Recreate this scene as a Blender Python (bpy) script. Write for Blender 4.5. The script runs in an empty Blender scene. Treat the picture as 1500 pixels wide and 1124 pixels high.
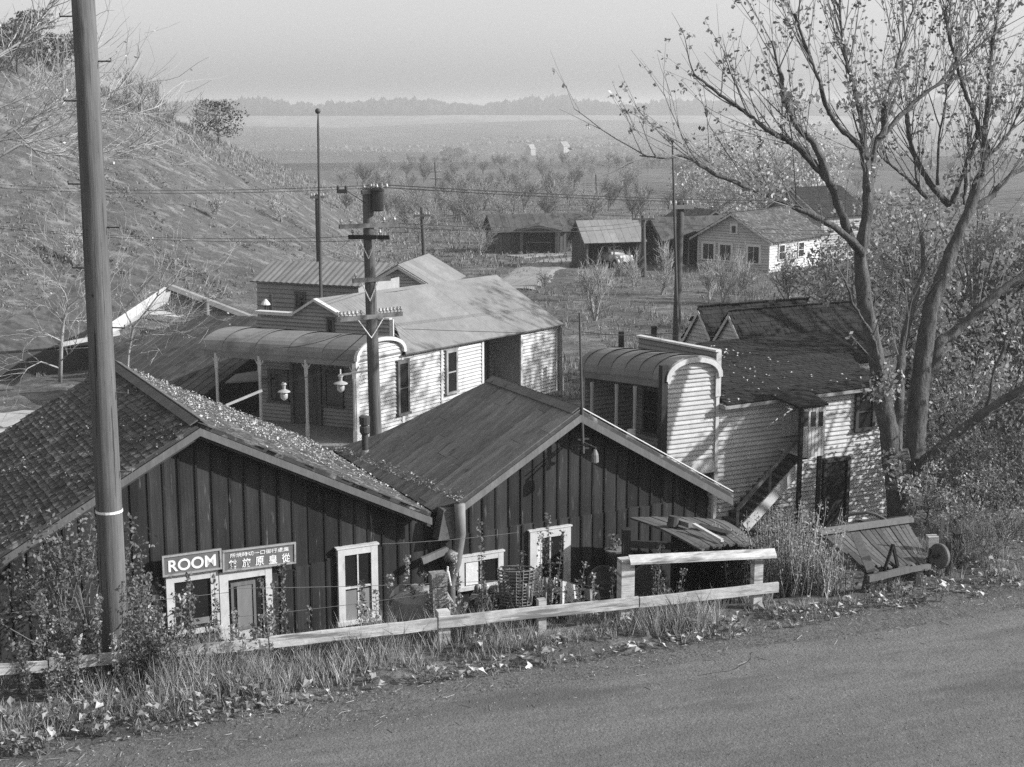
import bpy, math, random
from mathutils import Vector as V, noise as NZ
random.seed(7)
R = random.uniform
PI = math.pi
sc = bpy.context.scene
COL = sc.collection
# ------------------------------------------------------------------ camera model
F_PX, PITCH, CZ = 2150.0, math.radians(10.59), 10.0
CP, SP = math.cos(PITCH), math.sin(PITCH)
CAM = V((0, 0, CZ))
def ray(px, py):
    u = (px-750)/F_PX; v = (562-py)/F_PX
    return V((u, CP+v*SP, -SP+v*CP))
def P(px, py, Y):
    d = ray(px, py); return CAM + d*(Y/d.y)
def Pz(px, py, z):
    d = ray(px, py); return CAM + d*((z-CZ)/d.z)
def Pp(px, py, o, n):
    d = ray(px, py); return CAM + d*((o-CAM).dot(n)/d.dot(n))
def colx(px, Y, z=0):                      # x of a screen column at depth Y and height z
    return (px-750)/F_PX*(Y*CP+(CZ-z)*SP)
def sm(a, b, x):
    t = min(1, max(0, (x-a)/(b-a))); return t*t*(3-2*t)
def lerp(a, b, t): return a+(b-a)*t
def interp(tab, x):
    if x <= tab[0][0]: return tab[0][1]
    for (x0, y0), (x1, y1) in zip(tab, tab[1:]):
        if x <= x1: return lerp(y0, y1, (x-x0)/(x1-x0))
    return tab[-1][1]
# ------------------------------------------------------------------ terrain
FP = (1.95, 24.0); FD = (.951, .309); FN = (-.309, .951)
def fence_s(x, y): return (x-FP[0])*FN[0]+(y-FP[1])*FN[1]
CREST_Y = [(-400, -120), (29, 40), (70, 66), (110, 106), (200, 150), (300, 198), (400, 243), (460, 268), (540, 306), (620, 330)]
CREST_D = [(-400, 110), (29, 130), (200, 132), (300, 140), (400, 150), (540, 175), (620, 190)]
FAR_Z = [(40, -.85), (60, -1.2), (75, -2), (110, -2.2), (250, -4), (450, -9), (800, -20), (1450, -28), (1900, -19), (2250, -3), (2330, -.8), (2600, .5), (5000, 0)]
ROAD_Z = 1.3
def gz(x, y):
    r = math.hypot(x, y)
    z = interp(FAR_Z, y if y > 0 else 0) if y > 40 else -.85
    if y < 75:
        right = sm(3.5, 8, x)*(1-sm(52, 75, y)); z = lerp(z, -1.6, right)
    s = fence_s(x, y)
    e = lerp(.35, 4.4, sm(6.6, 8.2, x))
    z = lerp(ROAD_Z, z, sm(e, e+2.5, s)) if y < 75 else z
    if y > 40:
        px = 750+F_PX*x/(y*CP+1.2)
        if px < 700:
            py = interp(CREST_Y, px); D = interp(CREST_D, px)
            ang = PITCH-math.atan((562-py)/F_PX)
            zc = CZ-D*math.tan(ang)
            t = (y-62)/(D-62)
            k = 1-sm(540, 700, px)
            if t > 0:
                if t <= 1: h = lerp(z, max(zc, z), .35*t+.65*sm(0, 1.15, t)/sm(0, 1.15, 1)) 
                else: h = lerp(max(zc, z), z, sm(1, 2.3, t))
                z = lerp(z, h, k)
    if y > 300: z += (7*NZ.noise(V((x*.007, y*.0035, 0)))+9*NZ.noise(V((x*.0022+.3, y*.002, 4))))*sm(300, 900, y)*(1-.85*sm(2000, 2250, y))
    amp = .03 if s < e+.3 and y < 60 else .10
    if s < -1.6 and y < 60: amp = .012
    return z + amp*NZ.noise(V((x*.9, y*.9, 3)))
# ------------------------------------------------------------------ mesh helpers
class MB:
    def __init__(s): s.v = []; s.f = []; s.t = []
    def face(s, pts, tone=1.0):
        i = len(s.v); s.v += [tuple(p) for p in pts]; s.f.append(tuple(range(i, i+len(pts)))); s.t.append(tone)
    def prism(s, pts, off, tone=1.0):
        n = len(pts); i = len(s.v)
        s.v += [tuple(p) for p in pts]+[tuple(V(p)+off) for p in pts]
        s.f.append(tuple(range(i+n-1, i-1, -1))); s.f.append(tuple(range(i+n, i+2*n)))
        for k in range(n):
            j = (k+1) % n; s.f.append((i+k, i+j, i+n+j, i+n+k))
        s.t += [tone]*(n+2)
    def box(s, c, ax, tone=1.0):           # centre, three half-extent vectors
        c = V(c); a, b, d = [V(q) for q in ax]
        s.prism([c-a-b-d, c+a-b-d, c+a+b-d, c-a+b-d], d*2, tone)
    def abox(s, x0, y0, z0, x1, y1, z1, tone=1.0):
        s.prism([V((x0, y0, z0)), V((x1, y0, z0)), V((x1, y1, z0)), V((x0, y1, z0))], V((0, 0, z1-z0)), tone)
    def bar(s, p0, p1, w, h, side=None, tone=1.0):
        p0 = V(p0); p1 = V(p1); d = (p1-p0)
        if side is None:
            up = V((0, 0, 1)) if abs(d.normalized().z) < .9 else V((1, 0, 0))
            side = d.cross(up)
        side = V(side).normalized(); hh = side.cross(d).normalized()
        s.box((p0+p1)/2, (d/2, side*w/2, hh*h/2), tone)
    def tube(s, pts, rad, seg=8, tone=1.0, cap=True):
        pts = [V(p) for p in pts]; n = len(pts)
        if not isinstance(rad, (list, tuple)): rad = [rad]*n
        i0 = len(s.v); prev = None
        for k, p in enumerate(pts):
            d = (pts[min(k+1, n-1)]-pts[max(k-1, 0)])
            if d.length < 1e-9: d = V((0, 0, 1))
            d.normalize()
            if prev is None:
                a = V((0, 0, 1)) if abs(d.z) < .9 else V((1, 0, 0)); a = a-d*a.dot(d); a.normalize()
            else:
                a = prev-d*prev.dot(d)
                a = a.normalized() if a.length > 1e-6 else d.orthogonal().normalized()
            prev = a; b = d.cross(a)
            for q in range(seg):
                th = 2*PI*q/seg; s.v.append(tuple(p+(a*math.cos(th)+b*math.sin(th))*rad[k]))
        for k in range(n-1):
            for q in range(seg):
                r = (q+1) % seg; a0 = i0+k*seg
                s.f.append((a0+q, a0+r, a0+seg+r, a0+seg+q)); s.t.append(tone)
        if cap:
            s.f.append(tuple(range(i0+seg-1, i0-1, -1))); s.f.append(tuple(range(i0+(n-1)*seg, i0+n*seg))); s.t += [tone, tone]
    def lathe(s, c, prof, seg=16, axis=V((0, 0, 1)), tone=1.0):
        axis = V(axis).normalized(); s.tube([V(c)+axis*z for r, z in prof], [r for r, z in prof], seg, tone)
def _fixtube():
    pass
class Thing:
    pass
def _mesh(name, mb, mat, off):
    me = bpy.data.meshes.new(name)
    me.from_pydata([(a-off[0], b-off[1], c-off[2]) for a, b, c in mb.v], [], mb.f)
    at = me.attributes.new('tone', 'FLOAT', 'FACE'); at.data.foreach_set('value', mb.t)
    me.materials.append(mat); me.update()
    return me
def base_of(o):
    z = V((0, 0, 0))
    while o is not None: z = z+o.location; o = o.parent
    return z
def obj(name, mb, mat, parent=None, label=None, smooth=False):
    if not mb.v: return None
    off = base_of(parent) if parent is not None else V((0, 0, 0))
    me = _mesh(name, mb, mat, off)
    if smooth: me.polygons.foreach_set('use_smooth', [True]*len(me.polygons))
    o = bpy.data.objects.new(name, me); COL.objects.link(o)
    if parent is not None: o.parent = parent
    if label: o['label'] = label
    return o
def tag(o, label, cat, group=None, kind=None):
    if label: o['label'] = label
    if cat: o['category'] = cat
    if group: o['group'] = group
    if kind: o['kind'] = kind
    return o
def thing(name, label, cat, loc=(0, 0, 0), group=None):
    o = bpy.data.objects.new(name, None); COL.objects.link(o); o.location = loc; o.empty_display_size = .3
    return tag(o, label, cat, group)
def single(name, mb, mat, label, cat, loc, group=None, kind=None, smooth=False):
    """a thing that is one mesh, with its origin at loc"""
    me = _mesh(name, mb, mat, loc)
    if smooth: me.polygons.foreach_set('use_smooth', [True]*len(me.polygons))
    o = bpy.data.objects.new(name, me); COL.objects.link(o); o.location = loc
    return tag(o, label, cat, group, kind)
def kids(o): return [c for c in bpy.data.objects if c.parent == o]
def copy_tree(o, loc, label=None, scale=1.0, rz=0.0, group=None):
    c = o.copy(); COL.objects.link(c); c.location = loc; c.scale = (scale,)*3; c.rotation_euler = (0, 0, rz)
    if label: c['label'] = label
    if group: c['group'] = group
    for ch in KID.get(o.name, None) or kids(o):
        d = ch.copy(); COL.objects.link(d); d.parent = c
        for g in (kids(ch) if not ch.get('nokid') else []):
            e = g.copy(); COL.objects.link(e); e.parent = d
    return c
KID = {}
# ------------------------------------------------------------------ materials
def nn(nt, t, **kw):
    n = nt.nodes.new(t)
    for k, v in kw.items(): setattr(n, k, v)
    return n
def mathn(nt, op, a, b=None, c=None):
    n = nt.nodes.new('ShaderNodeMath'); n.operation = op
    for i, q in enumerate((a, b, c)):
        if q is None: continue
        if isinstance(q, (int, float)): n.inputs[i].default_value = q
        else: nt.links.new(q, n.inputs[i])
    return n.outputs[0]
def mat(name, base, rough=.85, layers=((3, .25, (1, 1, 1)),), bump=(), spec=.3, stain=None, trans=0, metal=0, rot=0):
    """grey material. layers: (scale, amount, stretch); bump: (scale, strength, distance, stretch); stain: (scale, threshold, value, stretch, softness)"""
    m = bpy.data.materials.new(name); m.use_nodes = True; nt = m.node_tree
    bs = nt.nodes['Principled BSDF']; L = nt.links
    bs.inputs['Roughness'].default_value = rough; bs.inputs['Specular IOR Level'].default_value = spec
    bs.inputs['Metallic'].default_value = metal
    tc = nn(nt, 'ShaderNodeTexCoord'); at = nn(nt, 'ShaderNodeAttribute', attribute_name='tone')
    def noise(scale, stretch, detail=5, rg=.6):
        mp = nn(nt, 'ShaderNodeMapping'); mp.inputs['Scale'].default_value = stretch
        if rot:
            vr = nn(nt, 'ShaderNodeVectorRotate', rotation_type='Z_AXIS'); vr.inputs['Angle'].default_value = -rot
            L.new(tc.outputs['Object'], vr.inputs[0]); L.new(vr.outputs[0], mp.inputs[0])
        else: L.new(tc.outputs['Object'], mp.inputs[0])
        t = nn(nt, 'ShaderNodeTexNoise'); t.inputs['Scale'].default_value = scale; t.inputs['Detail'].default_value = detail
        t.inputs['Roughness'].default_value = rg
        L.new(mp.outputs[0], t.inputs[0]); return t.outputs[0]
    val = None
    for sc_, am, st in layers:
        n = noise(sc_, st)
        n = mathn(nt, 'MULTIPLY_ADD', n, 2*am*1.6, 1-am*1.6)
        val = n if val is None else mathn(nt, 'MULTIPLY', val, n)
    if val is None: val = mathn(nt, 'ADD', 1, 0)
    val = mathn(nt, 'MULTIPLY', val, base)
    val = mathn(nt, 'MULTIPLY', val, at.outputs['Fac'])
    if stain:
        for (ss, th, sv, st, soft) in stain:
            n = noise(ss, st)
            k = nn(nt, 'ShaderNodeMapRange'); k.inputs[1].default_value = th-soft; k.inputs[2].default_value = th+soft
            L.new(n, k.inputs[0])
            mx = nn(nt, 'ShaderNodeMix'); L.new(k.outputs[0], mx.inputs[0]); L.new(val, mx.inputs[2]); mx.inputs[3].default_value = sv
            val = mx.outputs[0]
    val = mathn(nt, 'MAXIMUM', val, .004)
    cc = nn(nt, 'ShaderNodeCombineColor')
    for i in range(3): L.new(val, cc.inputs[i])
    L.new(cc.outputs[0], bs.inputs['Base Color'])
    prev = None
    for sc_, st_, dist, st in bump:
        b = nn(nt, 'ShaderNodeBump'); b.inputs['Strength'].default_value = st_; b.inputs['Distance'].default_value = dist
        L.new(noise(sc_, st, 6, .65), b.inputs['Height'])
        if prev: L.new(prev, b.inputs['Normal'])
        prev = b.outputs[0]
    if prev: L.new(prev, bs.inputs['Normal'])
    if trans:
        out = nt.nodes['Material Output']; tr = nn(nt, 'ShaderNodeBsdfTranslucent'); L.new(cc.outputs[0], tr.inputs[0])
        mx = nn(nt, 'ShaderNodeMixShader'); mx.inputs[0].default_value = trans
        L.new(bs.outputs[0], mx.inputs[1]); L.new(tr.outputs[0], mx.inputs[2]); L.new(mx.outputs[0], out.inputs[0])
    return m
G1 = (1, 1, 1); VZ = (1, 1, .08)
M = {}
M['dark_board'] = mat('dark_board', 0.024, .9, ((9, .5, (1, 1, .07)), (.6, .5, G1), (2.5, .45, (1, 1, .25))), ((30, .7, .012, (1, 1, .06)),), stain=((12, .68, .12, (1, 1, .12), .05),))
M['bare_wood'] = mat('bare_wood', 0.14, .85, ((12, .25, (1, 1, .2)), (2, .25, G1)), ((30, .5, .01, (1, 1, .3)),))
M['grey_wood'] = mat('grey_wood', 0.1, .9, ((10, .3, (1, 1, .3)), (1.5, .3, G1)), ((25, .6, .015, G1),), stain=((6, .64, .05, G1, .06),))
M['fence_paint'] = mat('fence_paint', 0.42, .8, ((4, .3, G1), (.8, .2, G1), (22, .3, (.3, .3, 2.5))), ((20, .6, .012, (.3, .3, 2.5)),), stain=((4.5, .56, .17, (.22, .22, 2.2), .05), (1.6, .62, .2, G1, .1)))
M['white_paint'] = mat('white_paint', 0.5, .7, ((3, .18, G1), (12, .12, (1, 1, .3))), ((25, .3, .005, G1),), stain=((7, .66, .3, (1, 1, .4), .07),))
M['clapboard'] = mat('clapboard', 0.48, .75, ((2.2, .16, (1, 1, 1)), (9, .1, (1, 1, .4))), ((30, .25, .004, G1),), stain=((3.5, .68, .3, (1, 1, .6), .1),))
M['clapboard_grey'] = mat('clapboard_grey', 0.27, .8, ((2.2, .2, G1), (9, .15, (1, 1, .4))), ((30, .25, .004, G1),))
M['post_paint'] = mat('post_paint', 0.4, .7, ((5, .18, (1, 1, .3)),), ())
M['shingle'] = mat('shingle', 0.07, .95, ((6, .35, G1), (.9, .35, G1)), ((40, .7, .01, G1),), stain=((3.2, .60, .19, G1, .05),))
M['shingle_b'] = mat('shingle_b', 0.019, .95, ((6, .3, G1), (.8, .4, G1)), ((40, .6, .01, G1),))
M['moss_roof'] = mat('moss_roof', 0.075, .95, ((4, .35, (1, 1, 1)), (.7, .3, G1)), ((30, .7, .02, G1),), stain=((1.4, .56, .04, G1, .06),))
M['strip_roof'] = mat('strip_roof', .17, .9, ((5, .3, (.5, 2, .5)), (.8, .3, G1), (18, .35, (.5, 1.6, .5))), ((30, .8, .015, (.5, 1.5, .5)),), stain=((3, .62, .08, (.5, 1.6, .5), .05), (6, .66, .28, (.5, 1.6, .5), .05)), rot=.471)
M['tin'] = mat('tin', 0.2, .55, ((1.2, .2, (1, 1, 1)), (7, .12, (1, .3, 1))), ((10, .15, .01, G1),), stain=((1.6, .62, .16, (1, .5, 1), .1),), spec=.4)
M['tin_dark'] = mat('tin_dark', 0.17, .65, ((1.1, .2, G1), (6, .15, G1)), ((8, .2, .01, G1),), stain=((1.3, .6, .11, G1, .12),))
M['iron'] = mat('iron', .05, .6, ((9, .3, G1),), ())
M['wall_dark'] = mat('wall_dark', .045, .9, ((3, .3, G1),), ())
M['glass'] = mat('glass', .018, .12, ((1.5, .3, G1),), (), spec=.5)
M['curtain'] = mat('curtain', .2, .6, ((3, .35, (1, 1, .2)),), (), spec=.4)
M['pole_wood'] = mat('pole_wood', 0.1, .85, ((16, .45, (1, 1, .04)), (3, .3, (1, 1, .3))), ((50, .7, .012, (1, 1, .04)),), stain=((22, .62, .03, (1, 1, .03), .03), (14, .70, .035, (1, 1, .5), .03), (2, .64, .19, (1, 1, .12), .08)))
M['pole_far'] = mat('pole_far', .07, .9, ((9, .25, (1, 1, .1)),), ())
M['insulator'] = mat('insulator', .35, .25, ((9, .2, G1),), (), spec=.6)
M['white_metal'] = mat('white_metal', .65, .5, ((5, .1, G1),), ())
M['wire'] = mat('wire', .03, .6, (), ())
M['sign_field'] = mat('sign_field', .12, .8, ((6, .25, (1, 1, .6)),), (), stain=((10, .70, .2, G1, .05),))
M['sign_paint'] = mat('sign_paint', .7, .7, ((8, .2, G1),), (), stain=((12, .68, .3, G1, .05),))
M['sign_edge'] = mat('sign_edge', 0.3, .8, ((8, .35, G1),), (), stain=((8, .58, .15, G1, .08),))
M['bark'] = mat('bark', 0.1, .95, ((7, .62, (1, 1, .2)), (1.2, .35, G1), (20, .4, (1, 1, .4))), ((8, 1, .12, (1, 1, .2)), (30, 1, .04, (1, 1, .4))))
M['enamel'] = mat('enamel', .33, .4, ((5, .1, G1),), ())
M['street_dust'] = mat('street_dust', .36, .95, ((.4, .2, G1), (6, .2, G1)), ((10, .5, .03, G1),))
M['far_land'] = mat('far_land', .095, .98, ((.004, .4, (1, .5, 1)), (.02, .35, (1, .5, 1)), (.12, .3, G1)), ())
M['pale_land'] = mat('pale_land', .17, .98, ((.006, .4, (1, .5, 1)), (.03, .35, (1, .5, 1))), ())
M['bark_mid'] = mat('bark_mid', .2, .9, ((8, .35, (1, 1, .4)), (1.2, .3, G1)), ((22, .5, .01, G1),))
M['bark_pale'] = mat('bark_pale', 0.28, .85, ((5, .3, G1),), ())
M['leaf'] = mat('leaf', 0.3, .6, ((.8, .2, G1),), (), trans=.25, spec=.4)
M['leaf_dark'] = mat('leaf_dark', 0.12, .7, ((.8, .25, G1),), (), trans=.2)
M['leaf_pale'] = mat('leaf_pale', .36, .7, ((.8, .2, G1),), (), trans=.2)
M['litter'] = mat('litter', 0.36, .85, ((3, .3, G1),), (), trans=.1)
M['grass'] = mat('grass', .24, .9, ((.6, .4, G1), (3, .25, G1)), (), trans=.2)
M['grass_far'] = mat('grass_far', 0.18, .95, ((.1, .3, G1),), (), trans=.1)
M['weed'] = mat('weed', .13, .8, ((2, .3, G1),), (), trans=.2)
M['twig'] = mat('twig', 0.26, .9, ((.5, .25, G1),), ())
M['twig_dark'] = mat('twig_dark', .13, .9, ((.5, .25, G1),), ())
M['wood_far'] = mat('wood_far', .02, .95, ((.02, .3, G1),), ())
M['cloth'] = mat('cloth', .6, .85, ((6, .15, G1),), ((8, .4, .03, G1),))
M['cloth_grey'] = mat('cloth_grey', .25, .9, ((6, .2, G1),), ((8, .4, .03, G1),))
M['tub'] = mat('tub', .13, .5, ((5, .3, G1),), (), metal=.3)
M['car'] = mat('car', .5, .35, ((3, .1, G1),), (), spec=.6)
M['rubber'] = mat('rubber', .025, .8, (), ())
M['stone'] = mat('stone', 0.26, .9, ((6, .35, G1),), ((12, .8, .04, G1),))
M['gravel'] = mat('gravel', 0.115, .95, ((.5, .25, G1), (5, .3, G1), (22, .4, G1)), ((16, 1, .05, G1), (5, .7, .08, G1)), stain=((14, .63, .05, G1, .04), (11, .69, .30, G1, .03)))
M['asphalt'] = mat('asphalt', .125, .95, ((.35, .25, (.3, 1.6, 1)), (2.2, .22, (.35, 1.5, 1)), (22, .42, G1)), ((26, 1, .025, G1), (4, .5, .06, G1)), stain=((.7, .60, .085, (.35, 1.8, 1), .07), (24, .67, .05, G1, .03), (18, .69, .27, G1, .03)), rot=.314)
M['dirt'] = mat('dirt', 0.24, .95, ((.3, .2, G1), (4, .2, G1)), ((10, .5, .05, G1),))
M['ground'] = mat('ground', 0.1, .98, ((.006, .35, (1, .6, 1)), (.05, .3, G1), (.35, .4, G1), (3, .4, G1), (14, .35, G1)), ((1.5, .6, .2, G1), (7, 1, .1, G1)), stain=((.7, .60, .19, G1, .08), (2.2, .62, .04, G1, .06)))
HAZE, SUN_EL, SUN_AZ, SKY, SUN, EXPO = .00042, 27, 96, .15, 4.5, 0.66
# ------------------------------------------------------------------ walls, boards, roofs
def clip(poly, a, b, c):
    out = []; n = len(poly)
    for i in range(n):
        p, q = poly[i], poly[(i+1) % n]
        fp = a*p[0]+b*p[1]-c; fq = a*q[0]+b*q[1]-c
        if fp <= 0: out.append(p)
        if fp*fq < 0:
            t = fp/(fp-fq); out.append((lerp(p[0], q[0], t), lerp(p[1], q[1], t)))
    return out
class Wall:
    """vertical wall plane; n points out of the building"""
    def __init__(s, o, d, n=None):
        s.o = V((o[0], o[1], 0)); s.d = V((d[0], d[1], 0)).normalized()
        s.n = V((s.d.y, -s.d.x, 0))
        if n is not None and s.n.dot(V(n)) < 0: s.n = -s.n
    def at(s, t, z, off=0): return s.o+s.d*t+V((0, 0, z))+s.n*off
    def px(s, px, py):
        p = Pp(px, py, s.o, s.n); return ((p-s.o).dot(s.d), p.z)
    def shift(s, k): return Wall(s.o+s.n*k, s.d, s.n)
    def box(s, mb, t0, z0, t1, z1, o0, o1, tone=1.0):
        mb.prism([s.at(t0, z0, o0), s.at(t1, z0, o0), s.at(t1, z1, o0), s.at(t0, z1, o0)], s.n*(o1-o0), tone)
    def poly(s, mb, pts, o0, o1, tone=1.0):
        mb.prism([s.at(t, z, o0) for t, z in pts], s.n*(o1-o0), tone)
def mb_lap_shade(w, mb, c, z, h, out, tn):
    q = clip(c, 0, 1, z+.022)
    if len(q) > 2: mb.face([w.at(t, zz, out*(1-(zz-z)/h)+.0045) for t, zz in q], .55)  # dark strip paints the shade line along each board's lower edge
def clapboards(w, poly, h=.13, out=.045, mat_=None, root=None, name='siding', jit=.12, label=None):
    mb = MB(); w.poly(mb, poly, -.06, 0)
    z0 = min(z for t, z in poly); z1 = max(z for t, z in poly); z = z0
    while z < z1:
        c = clip(clip(poly, 0, 1, min(z+h, z1)), 0, -1, -z)
        if len(c) > 2:
            tn = R(1-jit, 1+jit)
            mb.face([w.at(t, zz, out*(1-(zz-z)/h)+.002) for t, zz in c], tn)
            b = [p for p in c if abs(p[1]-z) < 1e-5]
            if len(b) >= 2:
                mb_lap_shade(w, mb, c, z, h, out, tn)
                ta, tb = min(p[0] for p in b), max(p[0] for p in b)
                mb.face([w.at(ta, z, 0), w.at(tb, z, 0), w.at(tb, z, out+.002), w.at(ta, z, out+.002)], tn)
        z += h
    return obj(name, mb, mat_, root, label)
def boards(w, poly, bw=.30, mat_=None, root=None, name='plank_wall', split=None, batten=.042):
    mb = MB(); w.poly(mb, poly, -.06, 0, .5)
    t0 = min(t for t, z in poly); t1 = max(t for t, z in poly); t = t0
    while t < t1:
        ww = bw*R(.92, 1.08); o = .015+R(0, .014)
        c = clip(clip(poly, 1, 0, min(t+ww-.02, t1)), -1, 0, -t)
        if len(c) > 2:
            if split is not None:
                sp = split(t)+R(-.02, .02)
                up = clip(c, 0, -1, -sp); lo = clip(c, 0, 1, sp)
                if len(up) > 2: w.poly(mb, up, 0, o, R(.5, 1.5))
                if len(lo) > 2: w.poly(mb, lo, 0, o+.045, R(.7, 1.5))
            else: w.poly(mb, c, 0, o, R(.7, 1.25))
        bb = clip(clip(poly, 1, 0, min(t+ww+batten/2-.01, t1)), -1, 0, -(t+ww-batten/2-.01))
        if len(bb) > 2 and batten:
            if split is not None:
                up = clip(bb, 0, -1, -split(t)); lo = clip(bb, 0, 1, split(t))
                if len(up) > 2: w.poly(mb, up, 0, .043, R(.35, .7))
                if len(lo) > 2: w.poly(mb, lo, 0, .089, R(.35, .7))
            else: w.poly(mb, bb, 0, .045, R(.45, .8))
        t += ww
    return obj(name, mb, mat_, root)
def window(w, root, t0, z0, t1, z1, fw=.09, cols=1, rows=2, frame='white_paint', pane='glass', name='window', base=None, label=None, sill=True, blind=None):
    if base is None: base = .115 if w is W1 else .075
    f = MB()
    w.box(f, t0, z0, t0+fw, z1, 0, base+.035); w.box(f, t1-fw, z0, t1, z1, 0, base+.036)
    w.box(f, t0+fw, z1-fw, t1-fw, z1, 0, base+.033); w.box(f, t0-.03, z1, t1+.03, z1+.03, 0, base+.05)
    if sill: w.box(f, t0-.04, z0-.04, t1+.04, z0+.04, 0, base+.07)
    for i in range(1, cols):
        t = lerp(t0+fw, t1-fw, i/cols); w.box(f, t-.015, z0+.04, t+.015, z1-fw, 0, base+.018)
    for i in range(1, rows):
        z = lerp(z0+.04, z1-fw, i/rows); w.box(f, t0+fw, z-.022, t1-fw, z+.022, 0, base+.022)
    fo = obj(name, f, M[frame], root, label)
    g = MB(); w.box(g, t0+fw, z0+.04, t1-fw, z1-fw, -.02, base); obj('pane', g, M[pane], fo)
    if blind:
        for (a0, b0, a1, b1, mt) in blind:
            g = MB(); w.box(g, lerp(t0+fw, t1-fw, a0), lerp(z0, z1-fw, b0), lerp(t0+fw, t1-fw, a1), lerp(z0, z1-fw, b1), base, base+.006); obj('curtain', g, M[mt], fo)
    return fo
def door(w, root, t0, z0, t1, z1, fw=.1, frame='white_paint', leaf='grey_wood', glass=(.2, .5, .8, .92), base=.07, name='door'):
    f = MB(); w.box(f, t0, z0, t1, z1-fw, -.02, base, .8); d = obj(name, f, M[leaf], root)
    f = MB(); w.box(f, t0-fw, z0, t0, z1, 0, base+.05); w.box(f, t1, z0, t1+fw, z1, 0, base+.051); w.box(f, t0, z1-fw, t1, z1, 0, base+.048)
    obj('frame', f, M[frame], d)
    if glass:
        g = MB(); w.box(g, lerp(t0, t1, glass[0]), lerp(z0, z1, glass[1]), lerp(t0, t1, glass[2]), lerp(z0, z1-fw, glass[3]), base, base+.01); obj('pane', g, M['glass'], d)
    return d
def inside(poly, x, y):
    c = False; n = len(poly); j = n-1
    for i in range(n):
        xi, yi = poly[i]; xj, yj = poly[j]
        if (yi > y) != (yj > y) and x < (xj-xi)*(y-yi)/(yj-yi)+xi: c = not c
        j = i
    return c
def plane_frame(o, u, nrm):
    o = V(o); n = V(nrm).normalized()
    if n.z < 0: n = -n
    u = V(u).normalized(); v = n.cross(u)
    if v.z < 0: v = -v
    return o, u, v, n
def to2(fr, p):
    q = V(p)-fr[0]; return (q.dot(fr[1]), q.dot(fr[2]))
def from2(fr, a, b, h=0): return fr[0]+fr[1]*a+fr[2]*b+fr[3]*h
def shingles(fr, poly3, mt, root, name='roof', expo=.13, wd=.13, th=.02, jit=.4, miss=.02, slabth=.07):
    poly = [to2(fr, p) for p in poly3]; mb = MB()
    mb.prism([from2(fr, a, b, 0) for a, b in poly], fr[3]*(-slabth), .6)
    a0 = min(p[0] for p in poly); a1 = max(p[0] for p in poly); b0 = min(p[1] for p in poly); b1 = max(p[1] for p in poly)
    b = b0; row = 0
    while b < b1:
        a = a0+R(-wd, 0); rt = R(.85, 1.15)
        while a < a1:
            w_ = wd*R(.6, 1.5)
            if inside(poly, a+w_/2, b+expo*.5) and random.random() > miss:
                h = th*R(.7, 1.5); k = R(-.012, .012); L_ = expo*R(1.25, 1.45); tn = rt*R(1-jit, 1+jit)
                g = R(.002, .012)
                p = [from2(fr, a+g, b+k, h), from2(fr, a+w_-g, b+k+R(-.004, .004), h*R(.8, 1.2)), from2(fr, a+w_-g, b+L_, .004), from2(fr, a+g, b+L_, .004)]
                q = [from2(fr, a+g, b+k, 0), from2(fr, a+w_-g, b+k, 0)]
                mb.face(p, tn); mb.face([q[0], q[1], p[1], p[0]], tn); mb.face([q[0], p[0], p[3]], tn); mb.face([q[1], p[2], p[1]], tn)
            a += w_
        b += expo; row += 1
    return obj(name, mb, M[mt], root)
def strips(fr, poly3, mt, root, name='roof', wd=.45, th=.02, seam=2.2, jit=.22, slabth=.08, lap=.02, along='v'):
    """sheets or boards laid up the slope (along v) or along the eave (u)"""
    poly = [to2(fr, p) for p in poly3]; mb = MB()
    mb.prism([from2(fr, a, b, 0) for a, b in poly], fr[3]*(-slabth), .3)
    i = 0 if along == 'v' else 1
    a0 = min(p[i] for p in poly); a1 = max(p[i] for p in poly); b0 = min(p[1-i] for p in poly); b1 = max(p[1-i] for p in poly)
    a = a0
    while a < a1:
        w_ = wd*R(.9, 1.1); s0 = b0-R(0, seam) if seam < 50 else b0-1
        while s0 < b1:
            s1 = s0+seam*R(.9, 1.1)
            A, B_, C_, D_ = a, min(a+w_, a1), max(s0, b0), min(s1, b1)
            if i == 0: c = clip(clip(clip(clip(poly, 1, 0, B_-.028), -1, 0, -A), 0, 1, D_-.008), 0, -1, -C_)
            else: c = clip(clip(clip(clip(poly, 0, 1, B_-.014), 0, -1, -A), 1, 0, D_-.008), -1, 0, -C_)
            if len(c) > 2:
                h0 = th*R(.5, .9); h1 = h0+lap
                tn = R(1-jit, 1+jit)
                top = [from2(fr, p[0], p[1], lerp(h0, h1, (p[i]-a)/w_)) for p in c]
                bot = [from2(fr, p[0], p[1], .0) for p in c]
                mb.face(top, tn)
                for k in range(len(c)):
                    j = (k+1) % len(c); mb.face([bot[k], bot[j], top[j], top[k]], tn*.8)
            s0 = s1
        a += w_
    return obj(name, mb, M[mt], root)
def corrugated(fr, poly3, mt, root, name='roof', wave=.12, amp=.018, panel=.75, jit=.12, slabth=.04):
    poly = [to2(fr, p) for p in poly3]; mb = MB()
    mb.prism([from2(fr, a, b, 0) for a, b in poly], fr[3]*(-slabth), .8)
    a0 = min(p[0] for p in poly); a1 = max(p[0] for p in poly); a = a0; k = 0; st = wave/2
    tone = 1
    while a < a1:
        if k % int(panel/st) == 0: tone = R(1-jit, 1+jit); lift = R(0, .008)
        c = clip(clip(poly, 1, 0, min(a+st, a1)), -1, 0, -a)
        if len(c) > 2:
            up = (k % 2 == 0)
            mb.face([from2(fr, p[0], p[1], .012+lift+amp*((p[0]-a)/st if up else 1-(p[0]-a)/st)) for p in c], tone)
        a += st; k += 1
    return obj(name, mb, M[mt], root)
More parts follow.
